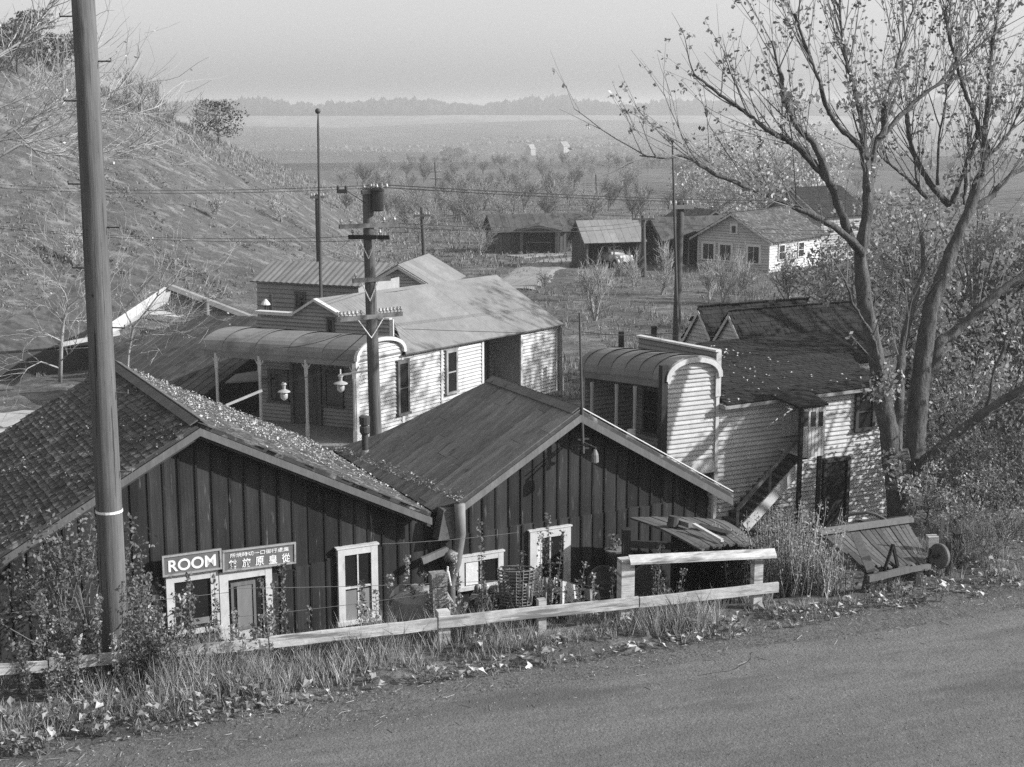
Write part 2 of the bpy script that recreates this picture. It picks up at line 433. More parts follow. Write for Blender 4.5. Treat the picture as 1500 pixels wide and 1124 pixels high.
# ================================================================== near buildings
FDIR = (.891, .454); NB = V((.454, -.891, 0)); BK = V((-.454, .891, 0))
W1 = Wall((-5, 27), FDIR, (0, -1, 0)); RW = W1.shift(.38)
def slope_frame(eave, ridge_back, ridge):
    u = V(ridge_back)-V(ridge); u.z = 0; n = u.cross(V(ridge)-V(eave)); return plane_frame(eave, u, n)
# ---- lodging house (left)
r1t, r1z = RW.px(292, 620); e1t, e1z = RW.px(632, 752); l1t, l1z = RW.px(29, 792)
sl = (r1z-l1z)/(r1t-l1t); l1t2 = -5.9; l1z2 = r1z-sl*(r1t-l1t2)
lh = thing('lodging_house', 'dark board and batten lodging house with shingled roof, behind the signboards', 'building', (-5, 27, -.85))
gA = RW.at(r1t, r1z); gR = RW.at(e1t, e1z); gL = RW.at(l1t2, l1z2); DEP = 7.3
frL = plane_frame(gL, BK, BK.cross(gA-gL)); frR = plane_frame(gR, BK, BK.cross(gA-gR))
shingles(frL, [gL, gA, gA+BK*DEP, gL+BK*DEP], 'shingle', lh, 'roof', expo=.135, wd=.11, th=.024, jit=.35)
shingles(frR, [gR, gA, gA+BK*DEP, gR+BK*DEP], 'shingle', lh, 'roof', expo=.135, wd=.11, th=.024, jit=.35)
mb = MB()
for (q, fr) in ((gL, frL), (gR, frR)):      # barge boards under the roof edge
    d = gA-q; mb.prism([q+V((0, 0, -.09)), gA+V((0, 0, -.09)), gA+V((0, 0, -.235)), q+V((0, 0, -.235))], NB*.035, .8)
obj('barge_board', mb, M['bare_wood'], lh)
mb = MB()                                    # second board and ridge boards
for (q, fr, s) in ((gL, frL, 1), (gR, frR, 1)):
    mb.prism([q+V((0, 0, -.07))+BK*.05, gA+V((0, 0, -.07))+BK*.05, gA+V((0, 0, -.30))+BK*.05, q+V((0, 0, -.30))+BK*.05], BK*.03, .5)
for fr, q in ((frL, gL), (frR, gR)):
    b_ = to2(fr, gA)[1]
    mb.prism([from2(fr, 0, b_-.17, .05), from2(fr, DEP, b_-.17, .05), from2(fr, DEP, b_+.01, .05), from2(fr, 0, b_+.01, .05)], fr[3]*.025, .9)
obj('ridge_board', mb, M['grey_wood'], lh)
h_at = lambda t: r1z-sl*(r1t-t) if t < r1t else r1z+(e1z-r1z)/(e1t-r1t)*(t-r1t)
tE = 4.35
poly = [(-5.6, -1.0), (tE, -1.0), (tE, h_at(tE)-.09), (r1t, r1z-.09), (-5.6, h_at(-5.6)-.09)]
spl = lambda t: 1.02+.012*t
boards(W1, poly, .305, M['dark_board'], lh, 'front_wall', split=lambda t: interp([(-6, 1.12), (0, 1.12), (2, 1.42), (12, 1.5)], t))
mb = MB(); W1.box(mb, -5.6, -1, tE, .0, -6.6, -6.5, .8)
mb.prism([W1.at(-5.6, -1, -.06), W1.at(-5.6, 1.6, -.06), W1.at(-5.6, 1.6, -6.5), W1.at(-5.6, -1, -6.5)], W1.d*.06)
mb.prism([W1.at(tE, -1, -.06), W1.at(tE, 1.6, -.06), W1.at(tE, 1.6, -6.5), W1.at(tE, -1, -6.5)], -W1.d*.06)
W1.poly(mb, [(-5.6, 0), (tE, 0), (tE, h_at(tE)-.12), (r1t, r1z-.12), (-5.6, h_at(-5.6)-.12)], -6.6, -6.5)
obj('side_wall', mb, M['dark_board'], lh)
def wp(w, x0, y0, x1, y1):
    """pixel box -> t0,z0,t1,z1 (corner a = top left, corner b = bottom right)"""
    a = w.px(x0, y0); b = w.px(x1, y1); return a[0], b[1], b[0], a[1]
a = W1.px(240, 842); b = W1.px(316, 930)
window(W1, lh, a[0], W1.px(278, 922)[1], W1.px(318, 838)[0]-.02, W1.px(278, 836)[1], fw=.15, cols=1, rows=1, name='window', label='wide shop window with white frame', blind=[(.35, .12, .95, .24, 'curtain')])
t0, t1 = W1.px(318, 850)[0], W1.px(395, 850)[0]; z1 = W1.px(356, 831)[1]; z0 = -.75
mb = MB(); W1.box(mb, t0, z0, t0+.17, z1, 0, .16); W1.box(mb, t1-.13, z0, t1, z1, 0, .161); W1.box(mb, t0+.17, z1-.17, t1-.13, z1, 0, .158)
dr = obj('door_frame', mb, M['white_paint'], lh)
mb = MB(); W1.box(mb, t0+.17, z0, t1-.13, z1-.17, -.03, .122); obj('door_opening', mb, M['glass'], dr)
mb = MB(); ta, tb = t0+.22, t0+.70; zt = z1-.24; zm = z0+.95
for (x0, y0, x1, y1) in ((ta, z0, ta+.05, zt), (tb-.05, z0, tb, zt), (ta+.05, zt-.07, tb-.05, zt), (ta+.05, zm, tb-.05, zm+.06), (ta+.05, z0, tb-.05, z0+.1)): W1.box(mb, x0, y0, x1, y1, .12, .15)
W1.box(mb, tb+.14, z0, tb+.17, zt, .12, .14)
dl = obj('screen_door', mb, M['bare_wood'], lh)
mb = MB(); W1.box(mb, ta+.12, zm+.06, tb-.06, zt-.07, .12, .135); obj('curtain', mb, M['curtain'], dl)
mb = MB(); W1.box(mb, ta+.08, z0+.1, tb-.05, zm, .12, .136); obj('panel', mb, M['white_paint'], dl)
a = W1.px(491, 803); b = W1.px(549, 795); c = W1.px(492, 914)
window(W1, lh, a[0], c[1]+.03, b[0], (a[1]+b[1])/2, fw=.14, cols=2, rows=2, name='window', label='tall sash window with pale weathered frame', blind=[(0.02, .03, .98, .47, 'curtain')])
# ---- bunkhouse (right gable)
r2 = RW.px(850, 601); e2 = RW.px(1073, 724); l2 = RW.px(672, 736)
bh = thing('bunkhouse', 'dark board and batten bunkhouse with strip boarded gable roof and small stovepipe, behind the rail', 'building', tuple(W1.at(7.2, -.85)))
g2A = RW.at(*r2); g2R = RW.at(*e2); g2L = RW.at(*l2)
nL = BK.cross(g2A-g2L); fr2L = plane_frame(g2L, BK, nL)
q = [g2A] + [Pp(x, y, g2A, nL) for x, y in ((718, 558), (640, 597), (569, 632), (487, 660), (560, 706), (632, 748))] + [g2L]
strips(fr2L, q, 'strip_roof', bh, 'roof', wd=.42, th=.02, seam=3.1, jit=.2)
d2 = (q[1]-g2A).dot(BK)
fr2R = plane_frame(g2R, BK, BK.cross(g2A-g2R))
strips(fr2R, [g2R, g2A, g2A+BK*d2, g2R+BK*d2], 'strip_roof', bh, 'roof', wd=.42, th=.02, seam=3.1)
mb = MB()
mb.prism([g2A+V((0, 0, -.09)), g2R+V((0, 0, -.09)), g2R+V((0, 0, -.25)), g2A+V((0, 0, -.25))], NB*.035, .8)
mb.prism([g2A+V((0, 0, -.09)), g2L+V((0, 0, -.09)), g2L+V((0, 0, -.25)), g2A+V((0, 0, -.25))], NB*.035)
obj('barge_board', mb, M['bare_wood'], bh)
mb = MB()
for fr in (fr2L, fr2R):
    b_ = to2(fr, g2A)[1]; a_ = to2(fr, g2A)[0]
    mb.prism([from2(fr, a_, b_-.2, .05), from2(fr, a_+d2, b_-.2, .05), from2(fr, a_+d2, b_+.01, .05), from2(fr, a_, b_+.01, .05)], fr[3]*.02, 1.2)
obj('ridge_board', mb, M['grey_wood'], bh)
mb = MB()
b_ = to2(fr2R, g2A); c_ = to2(fr2R, g2R)
mb.prism([from2(fr2R, b_[0]-.01, b_[1]-.02, .05), from2(fr2R, c_[0]-.01, c_[1]+.02, .05), from2(fr2R, c_[0]+.13, c_[1]+.02, .05), from2(fr2R, b_[0]+.13, b_[1]-.02, .05)], fr2R[3]*.02)
obj('edge_flashing', mb, M['white_metal'], bh)
s2 = (r2[1]-e2[1])/(e2[0]-r2[0]); h2 = lambda t: r2[1]-s2*abs(t-r2[0])
tb = e2[0]-.42
poly = [(tE+.01, -1.0), (tb, -1.0), (tb, h2(tb)-.1), (r2[0], r2[1]-.1), (tE+.01, h2(tE)-.1)]
boards(W1, poly, .29, M['dark_board'], bh, 'front_wall', split=lambda t: interp([(4, 1.45), (12, 1.52)], t))
mb = MB(); zz = h2(tb)-.2
for t_, sgn in ((tE+.01, 1), (tb, -1)):
    mb.prism([W1.at(t_, -1, -.06), W1.at(t_, zz, -.06), W1.at(t_, zz, -d2+.4), W1.at(t_, -1, -d2+.4)], W1.d*(.06*sgn))
W1.poly(mb, [(tE+.07, -1.0), (tb-.06, -1.0), (tb-.06, h2(tb)-.2), (r2[0], r2[1]-.2), (tE+.07, h2(tE)-.2)], -d2+.35, -d2+.4)
obj('side_wall', mb, M['dark_board'], bh)
# windows of the bunkhouse
t0, t1 = W1.px(668, 830)[0], W1.px(733, 830)[0]
window(W1, bh, t0, W1.px(700, 856)[1], t1, W1.px(700, 810)[1], fw=.12, cols=2, rows=1, name='window', label='low wide window with white frame and a paper taped inside', blind=[(.06, .1, .42, .98, 'cloth')])
t0, t1 = W1.px(772, 815)[0], W1.px(831, 815)[0]; z1 = W1.px(800, 773)[1]
window(W1, bh, t0, W1.px(800, 850)[1]-.2, t1, z1, fw=.17, cols=2, rows=1, name='window', label='tall window in a wide white frame with a curtain', blind=[(.0, .1, .2, 1, 'cloth')])
# stovepipe on the roof
sp = Pp(535, 664, g2A, nL); mb = MB(); mb.tube([sp-V((0, 0, .2)), sp+V((0, 0, .45))], .075, 12); mb.tube([sp+V((0, 0, .45)), sp+V((0, 0, .5)), sp+V((0, 0, .62)), sp+V((0, 0, .66))], [.09, .12, .12, .08], 12)
so = obj('stovepipe', mb, M['iron'], bh, smooth=False)
mb = MB(); mb.tube([sp+V((0, 0, .68)), sp+V((0, 0, .86)), sp+V((0, 0, .89))], [.12, .13, .05], 12); obj('pipe_cap', mb, M['iron'], so)
mb = MB(); mb.tube([sp-V((0, 0, .06)), sp+V((0, 0, .08))], [.16, .09], 12); obj('pipe_collar', mb, M['tin_dark'], so)
# hopper and downpipe between the two gables
c0 = W1.px(662, 733); mb = MB(); tt = c0[0]
pts = [W1.at(tt-.02, c0[1]+.02, .42), W1.at(tt+.02, c0[1]-.6, .36), W1.at(tt-.02, W1.px(660, 820)[1], .20), W1.at(tt-.1, W1.px(660, 850)[1], .12), W1.at(tt-.1, -.8, .1)]
mb.tube(pts, [.11, .11, .12, .10, .1], 10); dp = obj('downpipe', mb, M['tin_dark'], bh, smooth=True)
mb = MB(); a = W1.px(640, 742); b = W1.px(668, 735); c = W1.px(668, 780); d = W1.px(632, 786)
W1.poly(mb, [a, b, (c[0]+.04, c[1]), d], .06, .34)
obj('rain_hopper', mb, M['grey_wood'], bh)
mb = MB(); a = W1.px(608, 815); b = W1.px(646, 800); mb.bar(W1.at(a[0], a[1], .35), W1.at(b[0], b[1], .3), .08, .14); mb.bar(W1.at(b[0], b[1], .3), W1.at(b[0], b[1], .02), .07, .07)
obj('bracket_arm', mb, M['bare_wood'], bh)
mb = MB(); c = W1.at(*W1.px(650, 808), .3)
mb.lathe(c-V((0, 0, .14)), [(.02, 0), (.12, .03), (.15, .12), (.12, .22), (.03, .27)], 14); obj('gourd_lamp', mb, M['tub'], bh, smooth=True)
mb = MB(); c = W1.at(*W1.px(647, 838), .3); mb.tube([c+V((0, 0, .2)), c+V((-.03, 0, 0)), c+V((-.05, 0, -.18))], [.02, .04, .02], 8); mb.tube([c+V((0, 0, .1)), c+V((.06, 0, -.2))], [.03, .02], 8)
obj('hanging_rag', mb, M['cloth'], bh)
# yard light and mast at the second gable
pk = W1.px(854, 640); mb = MB(); c = W1.at(pk[0]-.25, pk[1], .02); mb.bar(c, c+NB*.75+V((.1, 0, -.06)), .03, .03); mb.bar(W1.at(pk[0]-.55, pk[1]-.15, .02), c+NB*.75, .02, .02)
yl = thing('yard_light', 'small dark bracket lamp sticking out below the peak of the bunkhouse gable', 'lamp', tuple(c))
obj('bracket', mb, M['iron'], yl)
mb = MB(); q2 = c+NB*.72+V((.1, 0, -.1)); mb.tube([q2, q2-V((0, 0, .1)), q2-V((0, 0, .26)), q2-V((0, 0, .3))], [.03, .07, .08, .03], 10); obj('lamp_glass', mb, M['tin_dark'], yl)
mb = MB(); b0 = RW.at(*RW.px(853, 650), .04); tpx = P(849, 458, b0.y+.1); mb.tube([b0-V((0, 0, .2)), V((tpx.x, tpx.y, tpx.z))], [.03, .022], 8)
ms = thing('antenna_mast', 'thin pipe mast fixed to the peak of the bunkhouse gable', 'mast', tuple(b0))
obj('pipe', mb, M['pole_far'], ms)
mb = MB(); mb.bar(b0+V((-.12, 0, .1)), b0+V((.12, .06, .1)), .05, .03); mb.bar(b0+V((-.12, 0, -.1)), b0+V((.12, .06, -.1)), .05, .03); obj('clamp', mb, M['iron'], ms)
# ---- signs
def sign(name, tl, tr, br, bl, label):
    c = [W1.at(*W1.px(*q), .19) for q in (tl, tr, br, bl)]
    o = (c[0]+c[1]+c[2]+c[3])/4
    u = ((c[1]-c[0])+(c[2]-c[3]))/2; wv = u.length; u.normalize()
    v = ((c[0]-c[3])+(c[1]-c[2]))/2; v = v-u*v.dot(u); hv = v.length; v.normalize(); n = u.cross(v)
    if n.dot(NB) < 0: n = -n
    root = thing(name, label, 'sign', tuple(o))
    mb = MB(); mb.box(o, (u*wv/2, v*hv/2, n*.02)); obj('panel', mb, M['sign_field'], root)
    mb = MB(); e = .035
    for s in (-1, 1):
        mb.box(o+v*s*(hv/2-e/2)+n*.02, (u*wv/2, v*e/2, n*.018)); mb.box(o+u*s*(wv/2-e/2)+n*.019, (u*e/2, v*(hv/2-e), n*.018))
    obj('frame', mb, M['sign_edge'], root)
    return root, o, u, v, n, wv, hv
def text(body, root, o, u, v, n, cx, cy, width, height, mt, bold=.0, name='lettering'):
    cu = bpy.data.curves.new(name, 'FONT'); cu.body = body; cu.extrude = .004; cu.offset = 0; cu.align_x = 'LEFT'
    cu.offset = bold
    tmp = bpy.data.objects.new(name, cu); COL.objects.link(tmp)
    dg = bpy.context.evaluated_depsgraph_get(); dg.update()
    me = bpy.data.meshes.new_from_object(tmp.evaluated_get(dg)); bpy.data.objects.remove(tmp)
    xs = [q.co.x for q in me.vertices]; ys = [q.co.y for q in me.vertices]
    if not xs: return
    x0, x1, y0, y1 = min(xs), max(xs), min(ys), max(ys); off = base_of(root)
    for q in me.vertices:
        a = (q.co.x-x0)/(x1-x0)-.5; b = (q.co.y-y0)/(y1-y0)-.5
        q.co = o+u*(cx+a*width)+v*(cy+b*height)+n*(.024+q.co.z)-off
    me.materials.clear(); me.materials.append(mt)
    a = me.attributes.new('tone', 'FLOAT', 'FACE'); a.data.foreach_set('value', [1.0]*len(me.polygons))
    ob = bpy.data.objects.new(name, me); COL.objects.link(ob); ob.parent = root; return ob
sg = sign('room_sign', (232, 811), (319, 799), (321, 829), (235, 841), 'dark signboard lettered ROOM in white capitals, over the shop window')
text('ROOM', *sg[:5], 0, -.01, sg[5]*.80, sg[6]*.56, M['sign_paint'], .022)
sg = sign('lodging_sign', (320.5, 803), (427.8, 790), (428.5, 821), (322, 834), 'dark signboard with two rows of white East Asian characters, over the door')
text('所焼時切一口御行慮業', *sg[:5], .0, sg[6]*.22, sg[5]*.80, sg[6]*.20, M['sign_paint'], .006)
for i, ch in enumerate('館旅原皇從'):
    text(ch, *sg[:5], sg[5]*(-.36+.18*i), -sg[6]*.18, sg[5]*.115, sg[6]*.42, M['sign_paint'], .014)
# ---- lean-to woodshed in front of the bunkhouse
ws = thing('woodshed', 'low open woodshed with sagging weathered board roof, behind the upper fence rail', 'shed', tuple(P(1010, 880, 27.5)))
q = [P(924, 760, 29.5), P(1060, 763, 30.2), P(1104, 797, 27.6), P(1030, 803, 26.9), P(975, 795, 27.2), P(940, 775, 28.4)]
def grid_roof(a, b, c, d, nu, nv, sag, name, mt, root, th=.04, jit=.2, bow=0, wob=.05, ragged=.06):
    """curved board roof a-b top edge, d-c bottom edge"""
    mb = MB()
    for i in range(nu):
        t0, t1 = i/nu+.004, (i+1)/nu-.004; tn = R(1-jit, 1+jit); of = R(-wob, wob); lf = R(0, .02); lo = R(-ragged, ragged*.6)
        for k in range(nv):
            s0, s1 = k/nv, (k+1)/nv
            if k == nv-1: s1 += lo*.6
            pts = []
            for t, s in ((t0, s0), (t1, s0), (t1, s1), (t0, s1)):
                p = a.lerp(b, t).lerp(d.lerp(c, t), s)
                p = p+V((0, 0, sag*math.sin(PI*min(s, 1))+bow*math.sin(PI*t)+lf)); pts.append(p)
            mb.prism(pts, V((0, 0, -th)), tn)
    return obj(name, mb, M[mt], root)
grid_roof(P(922, 759, 29.9), P(1062, 763, 30.9), P(1108, 799, 27.8), P(1026, 806, 26.8), 14, 6, .06, 'roof', 'grey_wood', ws, bow=.05, wob=.02, jit=.12)
for (x, y, Y) in ((917, 905, 27.6), (1098, 880, 27.9)):
    b_ = P(x, 800 if x < 1000 else 805, Y); mb = MB(); mb.bar(V((b_.x, b_.y, -.9)), V((b_.x, b_.y, b_.z+(.35 if x < 1000 else .02))), .22 if x < 1000 else .12, .16, tone=.6); obj('post', mb, M['dark_board'], ws)
for x, Y in ((1000, 29.8), (1060, 30)):
    b_ = P(x, 790, Y); mb = MB(); mb.bar(V((b_.x, b_.y, -.9)), b_+V((0, 0, .1)), .1, .1); obj('post', mb, M['dark_board'], ws)
wa, wb_ = P(1062, 763, 30.9), P(1108, 799, 27.8); SWL = Wall(wa, wb_-wa, (1, 0, 0)); Ls = math.hypot(wb_.x-wa.x, wb_.y-wa.y)
boards(SWL, [(0, -1), (Ls, -1), (Ls, wb_.z-.06), (0, wa.z-.06)], .25, M['dark_board'], ws, 'side_wall', batten=.03)  # added side wall, keeps the low sun out of the open shed
wq = P(1000, 765, 30.45); RWL = Wall(wq, wa-wq, (0, -1, 0)); Lr = math.hypot(wq.x-wa.x, wq.y-wa.y)
boards(RWL, [(-.2, -1), (Lr, -1), (Lr, wa.z-.1), (-.2, wq.z-.15)], .25, M['dark_board'], ws, 'rear_wall', batten=.03)  # added dark panel, hides sunlit ground so the shed interior stays dark
mb = MB()
mb.bar(P(918, 800, 27.7)+V((0, 0, .05)), P(1108, 806, 27.8), .08, .14, tone=.7)
obj('beam', mb, M['dark_board'], ws)
def loose(name, pts, w, h, mt, label, cat, group=None):
    mb = MB(); mb.bar(pts[0], pts[1], w, h); return single(name, mb, M[mt], label, cat, tuple(pts[0]), group)
grp = 'loose lumber on the woodshed roof'
loose('loose_plank', (P(1022, 777, 28.6)+V((0, 0, .10)), P(1067, 791, 28.2)+V((0, 0, .13))), .22, .05, 'dark_board', 'dark wide plank lying on the woodshed roof', 'plank', grp)
loose('loose_plank', (P(1016, 779, 28.2)+V((0, 0, .15)), P(1058, 803, 27.3)+V((0, 0, .15))), .07, .05, 'white_paint', 'thin pale stick lying on the woodshed roof', 'plank', grp)
loose('loose_plank', (P(992, 770, 28.8)+V((0, 0, .1)), P(1012, 778, 28.4)+V((0, 0, .12))), .12, .1, 'bare_wood', 'short pale block lying near the dark plank on the woodshed roof', 'plank', grp)
mb = MB(); c = P(985, 775, 28.6)+V((0, 0, .06)); mb.tube([c, c+V((.03, .02, .2))], [.12, .11], 12); single('tin_can', mb, M['iron'], 'dark dented can standing on the woodshed roof', 'can', tuple(c))
# funnel shaped pot with a plant
c = P(901, 806, 28.4); mb = MB(); mb.lathe(c-V((0, 0, .18)), [(.06, 0), (.09, .04), (.21, .16), (.22, .2)], 12)
pt = thing('flower_pot', 'pale cone shaped flower pot beside the dark woodshed post', 'pot', tuple(c)); obj('pot', mb, M['bare_wood'], pt)
mb = MB()
for i in range(60):
    p = c+V((R(-.13, .13), R(-.13, .13), R(.02, .32))); a = V((R(-1, 1), R(-1, 1), R(-1, 1))).normalized()*.05; b_ = a.orthogonal().normalized()*.03; mb.face([p-a, p+b_, p+a, p-b_], R(.6, 1.4))
obj('plant', mb, M['leaf_dark'], pt)
mb = MB(); mb.bar(V((c.x, c.y, -.9)), c-V((0, 0, .18)), .1, .1); obj('stand', mb, M['dark_board'], pt)
# tubs, baskets
def tub(px, py, Y, r, label, mt='tub'):
    c = P(px, py, Y); ax = V((.1, -1, .25)).normalized(); mb = MB()
    mb.lathe(c-ax*-.02, [(r*.8, .28), (r, .0), (r*1.03, -.02), (r*.93, -.02), (r*.75, .2), (.01, .2)][::1], 24, axis=-ax)
    return single('wash_tub', mb, M[mt], label, 'tub', tuple(c), 'round tubs hung by the woodshed', smooth=False)
tub(884, 852, 28.6, .33, 'round grey wash tub leaning behind the low rail, left of the big fence post')
tub(951, 853, 28.4, .38, 'dark round wash tub seen between the rails, right of the big fence post')
mb = MB(); c = P(756, 862, 27.6)
for k in range(7): mb.tube([c+V((.34*math.cos(t)*(1-.03*abs(k-3)), 0.02*k, -.25+.11*k+.0)) for t in [q_*PI/8-PI/2+PI/2 for q_ in range(17)]], .012, 4, cap=False)
for i in range(16):
    t = i*2*PI/16; mb.tube([c+V((.3*math.cos(t), .16*math.sin(t), -.32)), c+V((.37*math.cos(t), .2*math.sin(t), .4))], .014, 4)
for k in range(12):
    mb.tube([c+V(((.3+.006*k)*math.cos(q_*PI/8), (.16+.003*k)*math.sin(q_*PI/8), -.32+.065*k)) for q_ in range(17)], .016, 4, cap=False)
single('wicker_basket', mb, M['bare_wood'], 'tall woven basket standing below the bunkhouse window', 'basket', tuple(c))
# laundry
def cloth(pts, Y, mt, label):
    mb = MB(); n = 8; A, B_, C_, D_ = [P(x, y, Y) for x, y in pts]
    ph = R(0, 6); G_ = [[None]*(n+1) for _ in range(n+1)]
    for i in range(n+1):
        for k in range(n+1):
            p = A.lerp(B_, i/n).lerp(D_.lerp(C_, i/n), k/n); G_[i][k] = p+V((0, .04*math.sin(ph+i*1.3)*(k/n+.3), 0))
    for i in range(n):
        for k in range(n): mb.face([G_[i][k], G_[i+1][k], G_[i+1][k+1], G_[i][k+1]]); mb.face([q_+V((0, .006, 0)) for q_ in (G_[i][k], G_[i][k+1], G_[i+1][k+1], G_[i+1][k])])
    return single('laundry', mb, M[mt], label, 'laundry', tuple(A), 'laundry hung behind the fence', smooth=True)
cloth([(786, 842), (797, 846), (795, 862), (788, 868)], 26.6, 'cloth', 'small white rag on the line, leftmost of the wash')
cloth([(796, 845), (812, 850), (810, 882), (796, 884)], 26.6, 'cloth_grey', 'narrow grey cloth hanging between the white rag and the gap')
cloth([(812, 846), (817, 847), (817, 860), (813, 862)], 26.55, 'cloth', 'tiny white strip of cloth pegged over the dark gap')
cloth([(821, 850), (846, 858), (850, 882), (820, 884)], 26.6, 'cloth', 'broad pale cloth hanging right of the dark gap')
cloth([(856, 862), (877, 865), (880, 878), (856, 880)], 26.6, 'cloth_grey', 'low grey cloth hanging rightmost near the wash tub')
cloth([(770, 856), (780, 862), (779, 884), (771, 880)], 26.7, 'cloth', 'long narrow white towel hanging beside the basket')
cl = MB(); cl.tube([P(765, 852, 26.65), P(800, 846, 26.65), P(850, 857, 26.65), P(884, 862, 26.65)], .008, 4); single('clothesline', cl, M['wire'], 'thin clothesline carrying the wash behind the fence', 'clothesline', tuple(P(765, 852, 26.65)))
# work table with pots
tbt = thing('work_table', 'rough wooden table with jars below the low bunkhouse window', 'table', tuple(P(715, 900, 27.8)))
a, b = P(690, 873, 27.9), P(745, 866, 28.2); mb = MB(); mb.bar(a, b, .5, .05, side=V((.2, 1, 0))); obj('tabletop', mb, M['bare_wood'], tbt)
for t in (.05, .95):
    for s in (-.2, .2):
        p = a.lerp(b, t)+V((0, s, 0)); mb = MB(); mb.bar(V((p.x, p.y, -.9)), p, .07, .07); obj('leg', mb, M['dark_board'], tbt)
for i, (x, y, r, h, mt, lb) in enumerate(((699, 869, .06, .16, 'tub', 'dark squat jar at the left end of the work table'), (712, 868, .07, .2, 'insulator', 'shiny round jar second from the left on the work table'), (722, 866, .09, .14, 'tub', 'dark wide pot in the middle of the work table'), (738, 864, .06, .26, 'cloth', 'white tall can at the right end of the work table'))):
    c = P(x, y, 28); c.z = a.lerp(b, (x-690)/55).z+.03; mb = MB(); mb.lathe(c, [(r*.8, 0), (r, h*.2), (r, h*.75), (r*.6, h)], 12); single('jar', mb, M[mt], lb, 'jar', tuple(c), 'jars on the work table', smooth=True)
# stone pillar / old flume post and junk heap
c = Pz(648, 905, .6); mb = MB(); ax = V((1, .3, 0)).normalized(); ay = V((-.3, 1, 0)).normalized(); z = .1
top = P(641, 848, 25.2); bot = V((top.x+.15, top.y, -.2))
for k in range(9):
    p = bot.lerp(top, k/8); mb.box(p+V((R(-.02, .02), 0, 0)), (ax*R(.13, .17), ay*.14, V((0, 0, .11))), R(.8, 1.2))
single('stone_pillar', mb, M['stone'], 'leaning pale pillar of rough stones behind the fence, left of the downpipe', 'pillar', tuple(bot))
def blob(name, px, py, Y, r, mt, label, cat, sq=(1, 1, .7), seed=0):
    mb = MB(); c = P(px, py, Y); nu, nv = 14, 9
    def pt(i, k):
        th = 2*PI*i/nu; ph = PI*k/nv; d = V((math.sin(ph)*math.cos(th), math.sin(ph)*math.sin(th), math.cos(ph)))
        q_ = r*(1+.28*NZ.noise(d*2.2+V((seed, 0, 0)))); return c+V((d.x*sq[0], d.y*sq[1], d.z*sq[2]))*q_
    for i in range(nu):
        for k in range(nv):
            a_, b_, c_, d_ = pt(i, k), pt(i, k+1), pt(i+1, k+1), pt(i+1, k)
            mb.face([a_, b_, c_, d_] if k not in (0, nv-1) else ([a_, b_, c_] if k == 0 else [a_, b_, d_]))
    return single(name, mb, M[mt], label, cat, tuple(c), smooth=True)
blob('canvas_heap', 618, 893, 25.6, .55, 'cloth_grey', 'lumpy heap under a grey canvas left of the stone pillar', 'heap', (1.1, .8, .8), 3)
mb = MB(); c = P(594, 884, 26); mb.lathe(c, [(.3, 0), (.33, .2), (.3, .28), (.2, .2), (.02, .12)], 16, axis=V((.2, -.8, .5))); single('old_basin', mb, M['iron'], 'black upturned basin beside the canvas heap', 'basin', tuple(c))
loose('timber_offcut', (P(650, 895, 25.4), P(672, 915, 24.6)), .25, .08, 'bare_wood', 'short broken board slanting down from the stone pillar to the rail', 'plank')
# ---- fence along the road
fc = thing('wooden_fence', 'whitewashed two rail wooden fence along the road edge, boards peeling', 'fence', (1.95, 24, 1.3))
def fpt(px, py):                       # point on the fence plane
    return Pp(px, py, V((FP[0], FP[1], 0)), V((-.309, .951, 0)))
def rail(p0, p1, h=.20, th=.05, off=0):
    mb = MB(); a, b = fpt(*p0), fpt(*p1); o = V((.309, -.951, 0))*off
    n = 10; jit = [R(-.006, .006) for _ in range(n+1)]
    for i in range(n): mb.bar(a.lerp(b, i/n)+V((0, 0, jit[i]))+o, a.lerp(b, (i+1)/n)+V((0, 0, jit[i+1]))+o, th, h, side=V((-.309, .951, 0)))
    return obj('rail', mb, M['fence_paint'], fc)
rail((-60, 985), (70, 976), .17); rail((72, 974), (198, 961), .18); rail((205, 958), (392, 943), .17); rail((394, 941), (640, 914), .19); rail((642, 912), (935, 882), .19); rail((937, 883), (1140, 860), .18, .05)
mbx = MB(); a, b = fpt(922, 819), fpt(1136, 809)       # wide flat top board, tilted
o = V((.309, -.951, 0))
mbx.prism([a+o*.06+V((0, 0, -.09)), b+o*.06+V((0, 0, -.09)), b-o*.04+V((0, 0, .02)), a-o*.04+V((0, 0, .02))], V((0, 0, .04)))
obj('top_rail', mbx, M['fence_paint'], fc)
def post(px, pytop, w=.24):
    t = fpt(px, pytop); mb = MB(); g = gz(t.x, t.y)-.4; q_ = V((t.x, t.y, 0))+V((-.309, .951, 0))*(w/2+.03)
    mb.bar(V((q_.x, q_.y, g)), V((q_.x, q_.y, t.z)), w, w*.9, side=V((.951, .309, 0))); return obj('post', mb, M['fence_paint'], fc)
post(922, 822, .24); post(1114, 812, .17); post(652, 898, .2); post(352, 938, .18); post(74, 968, .12); post(796, 880, .14)
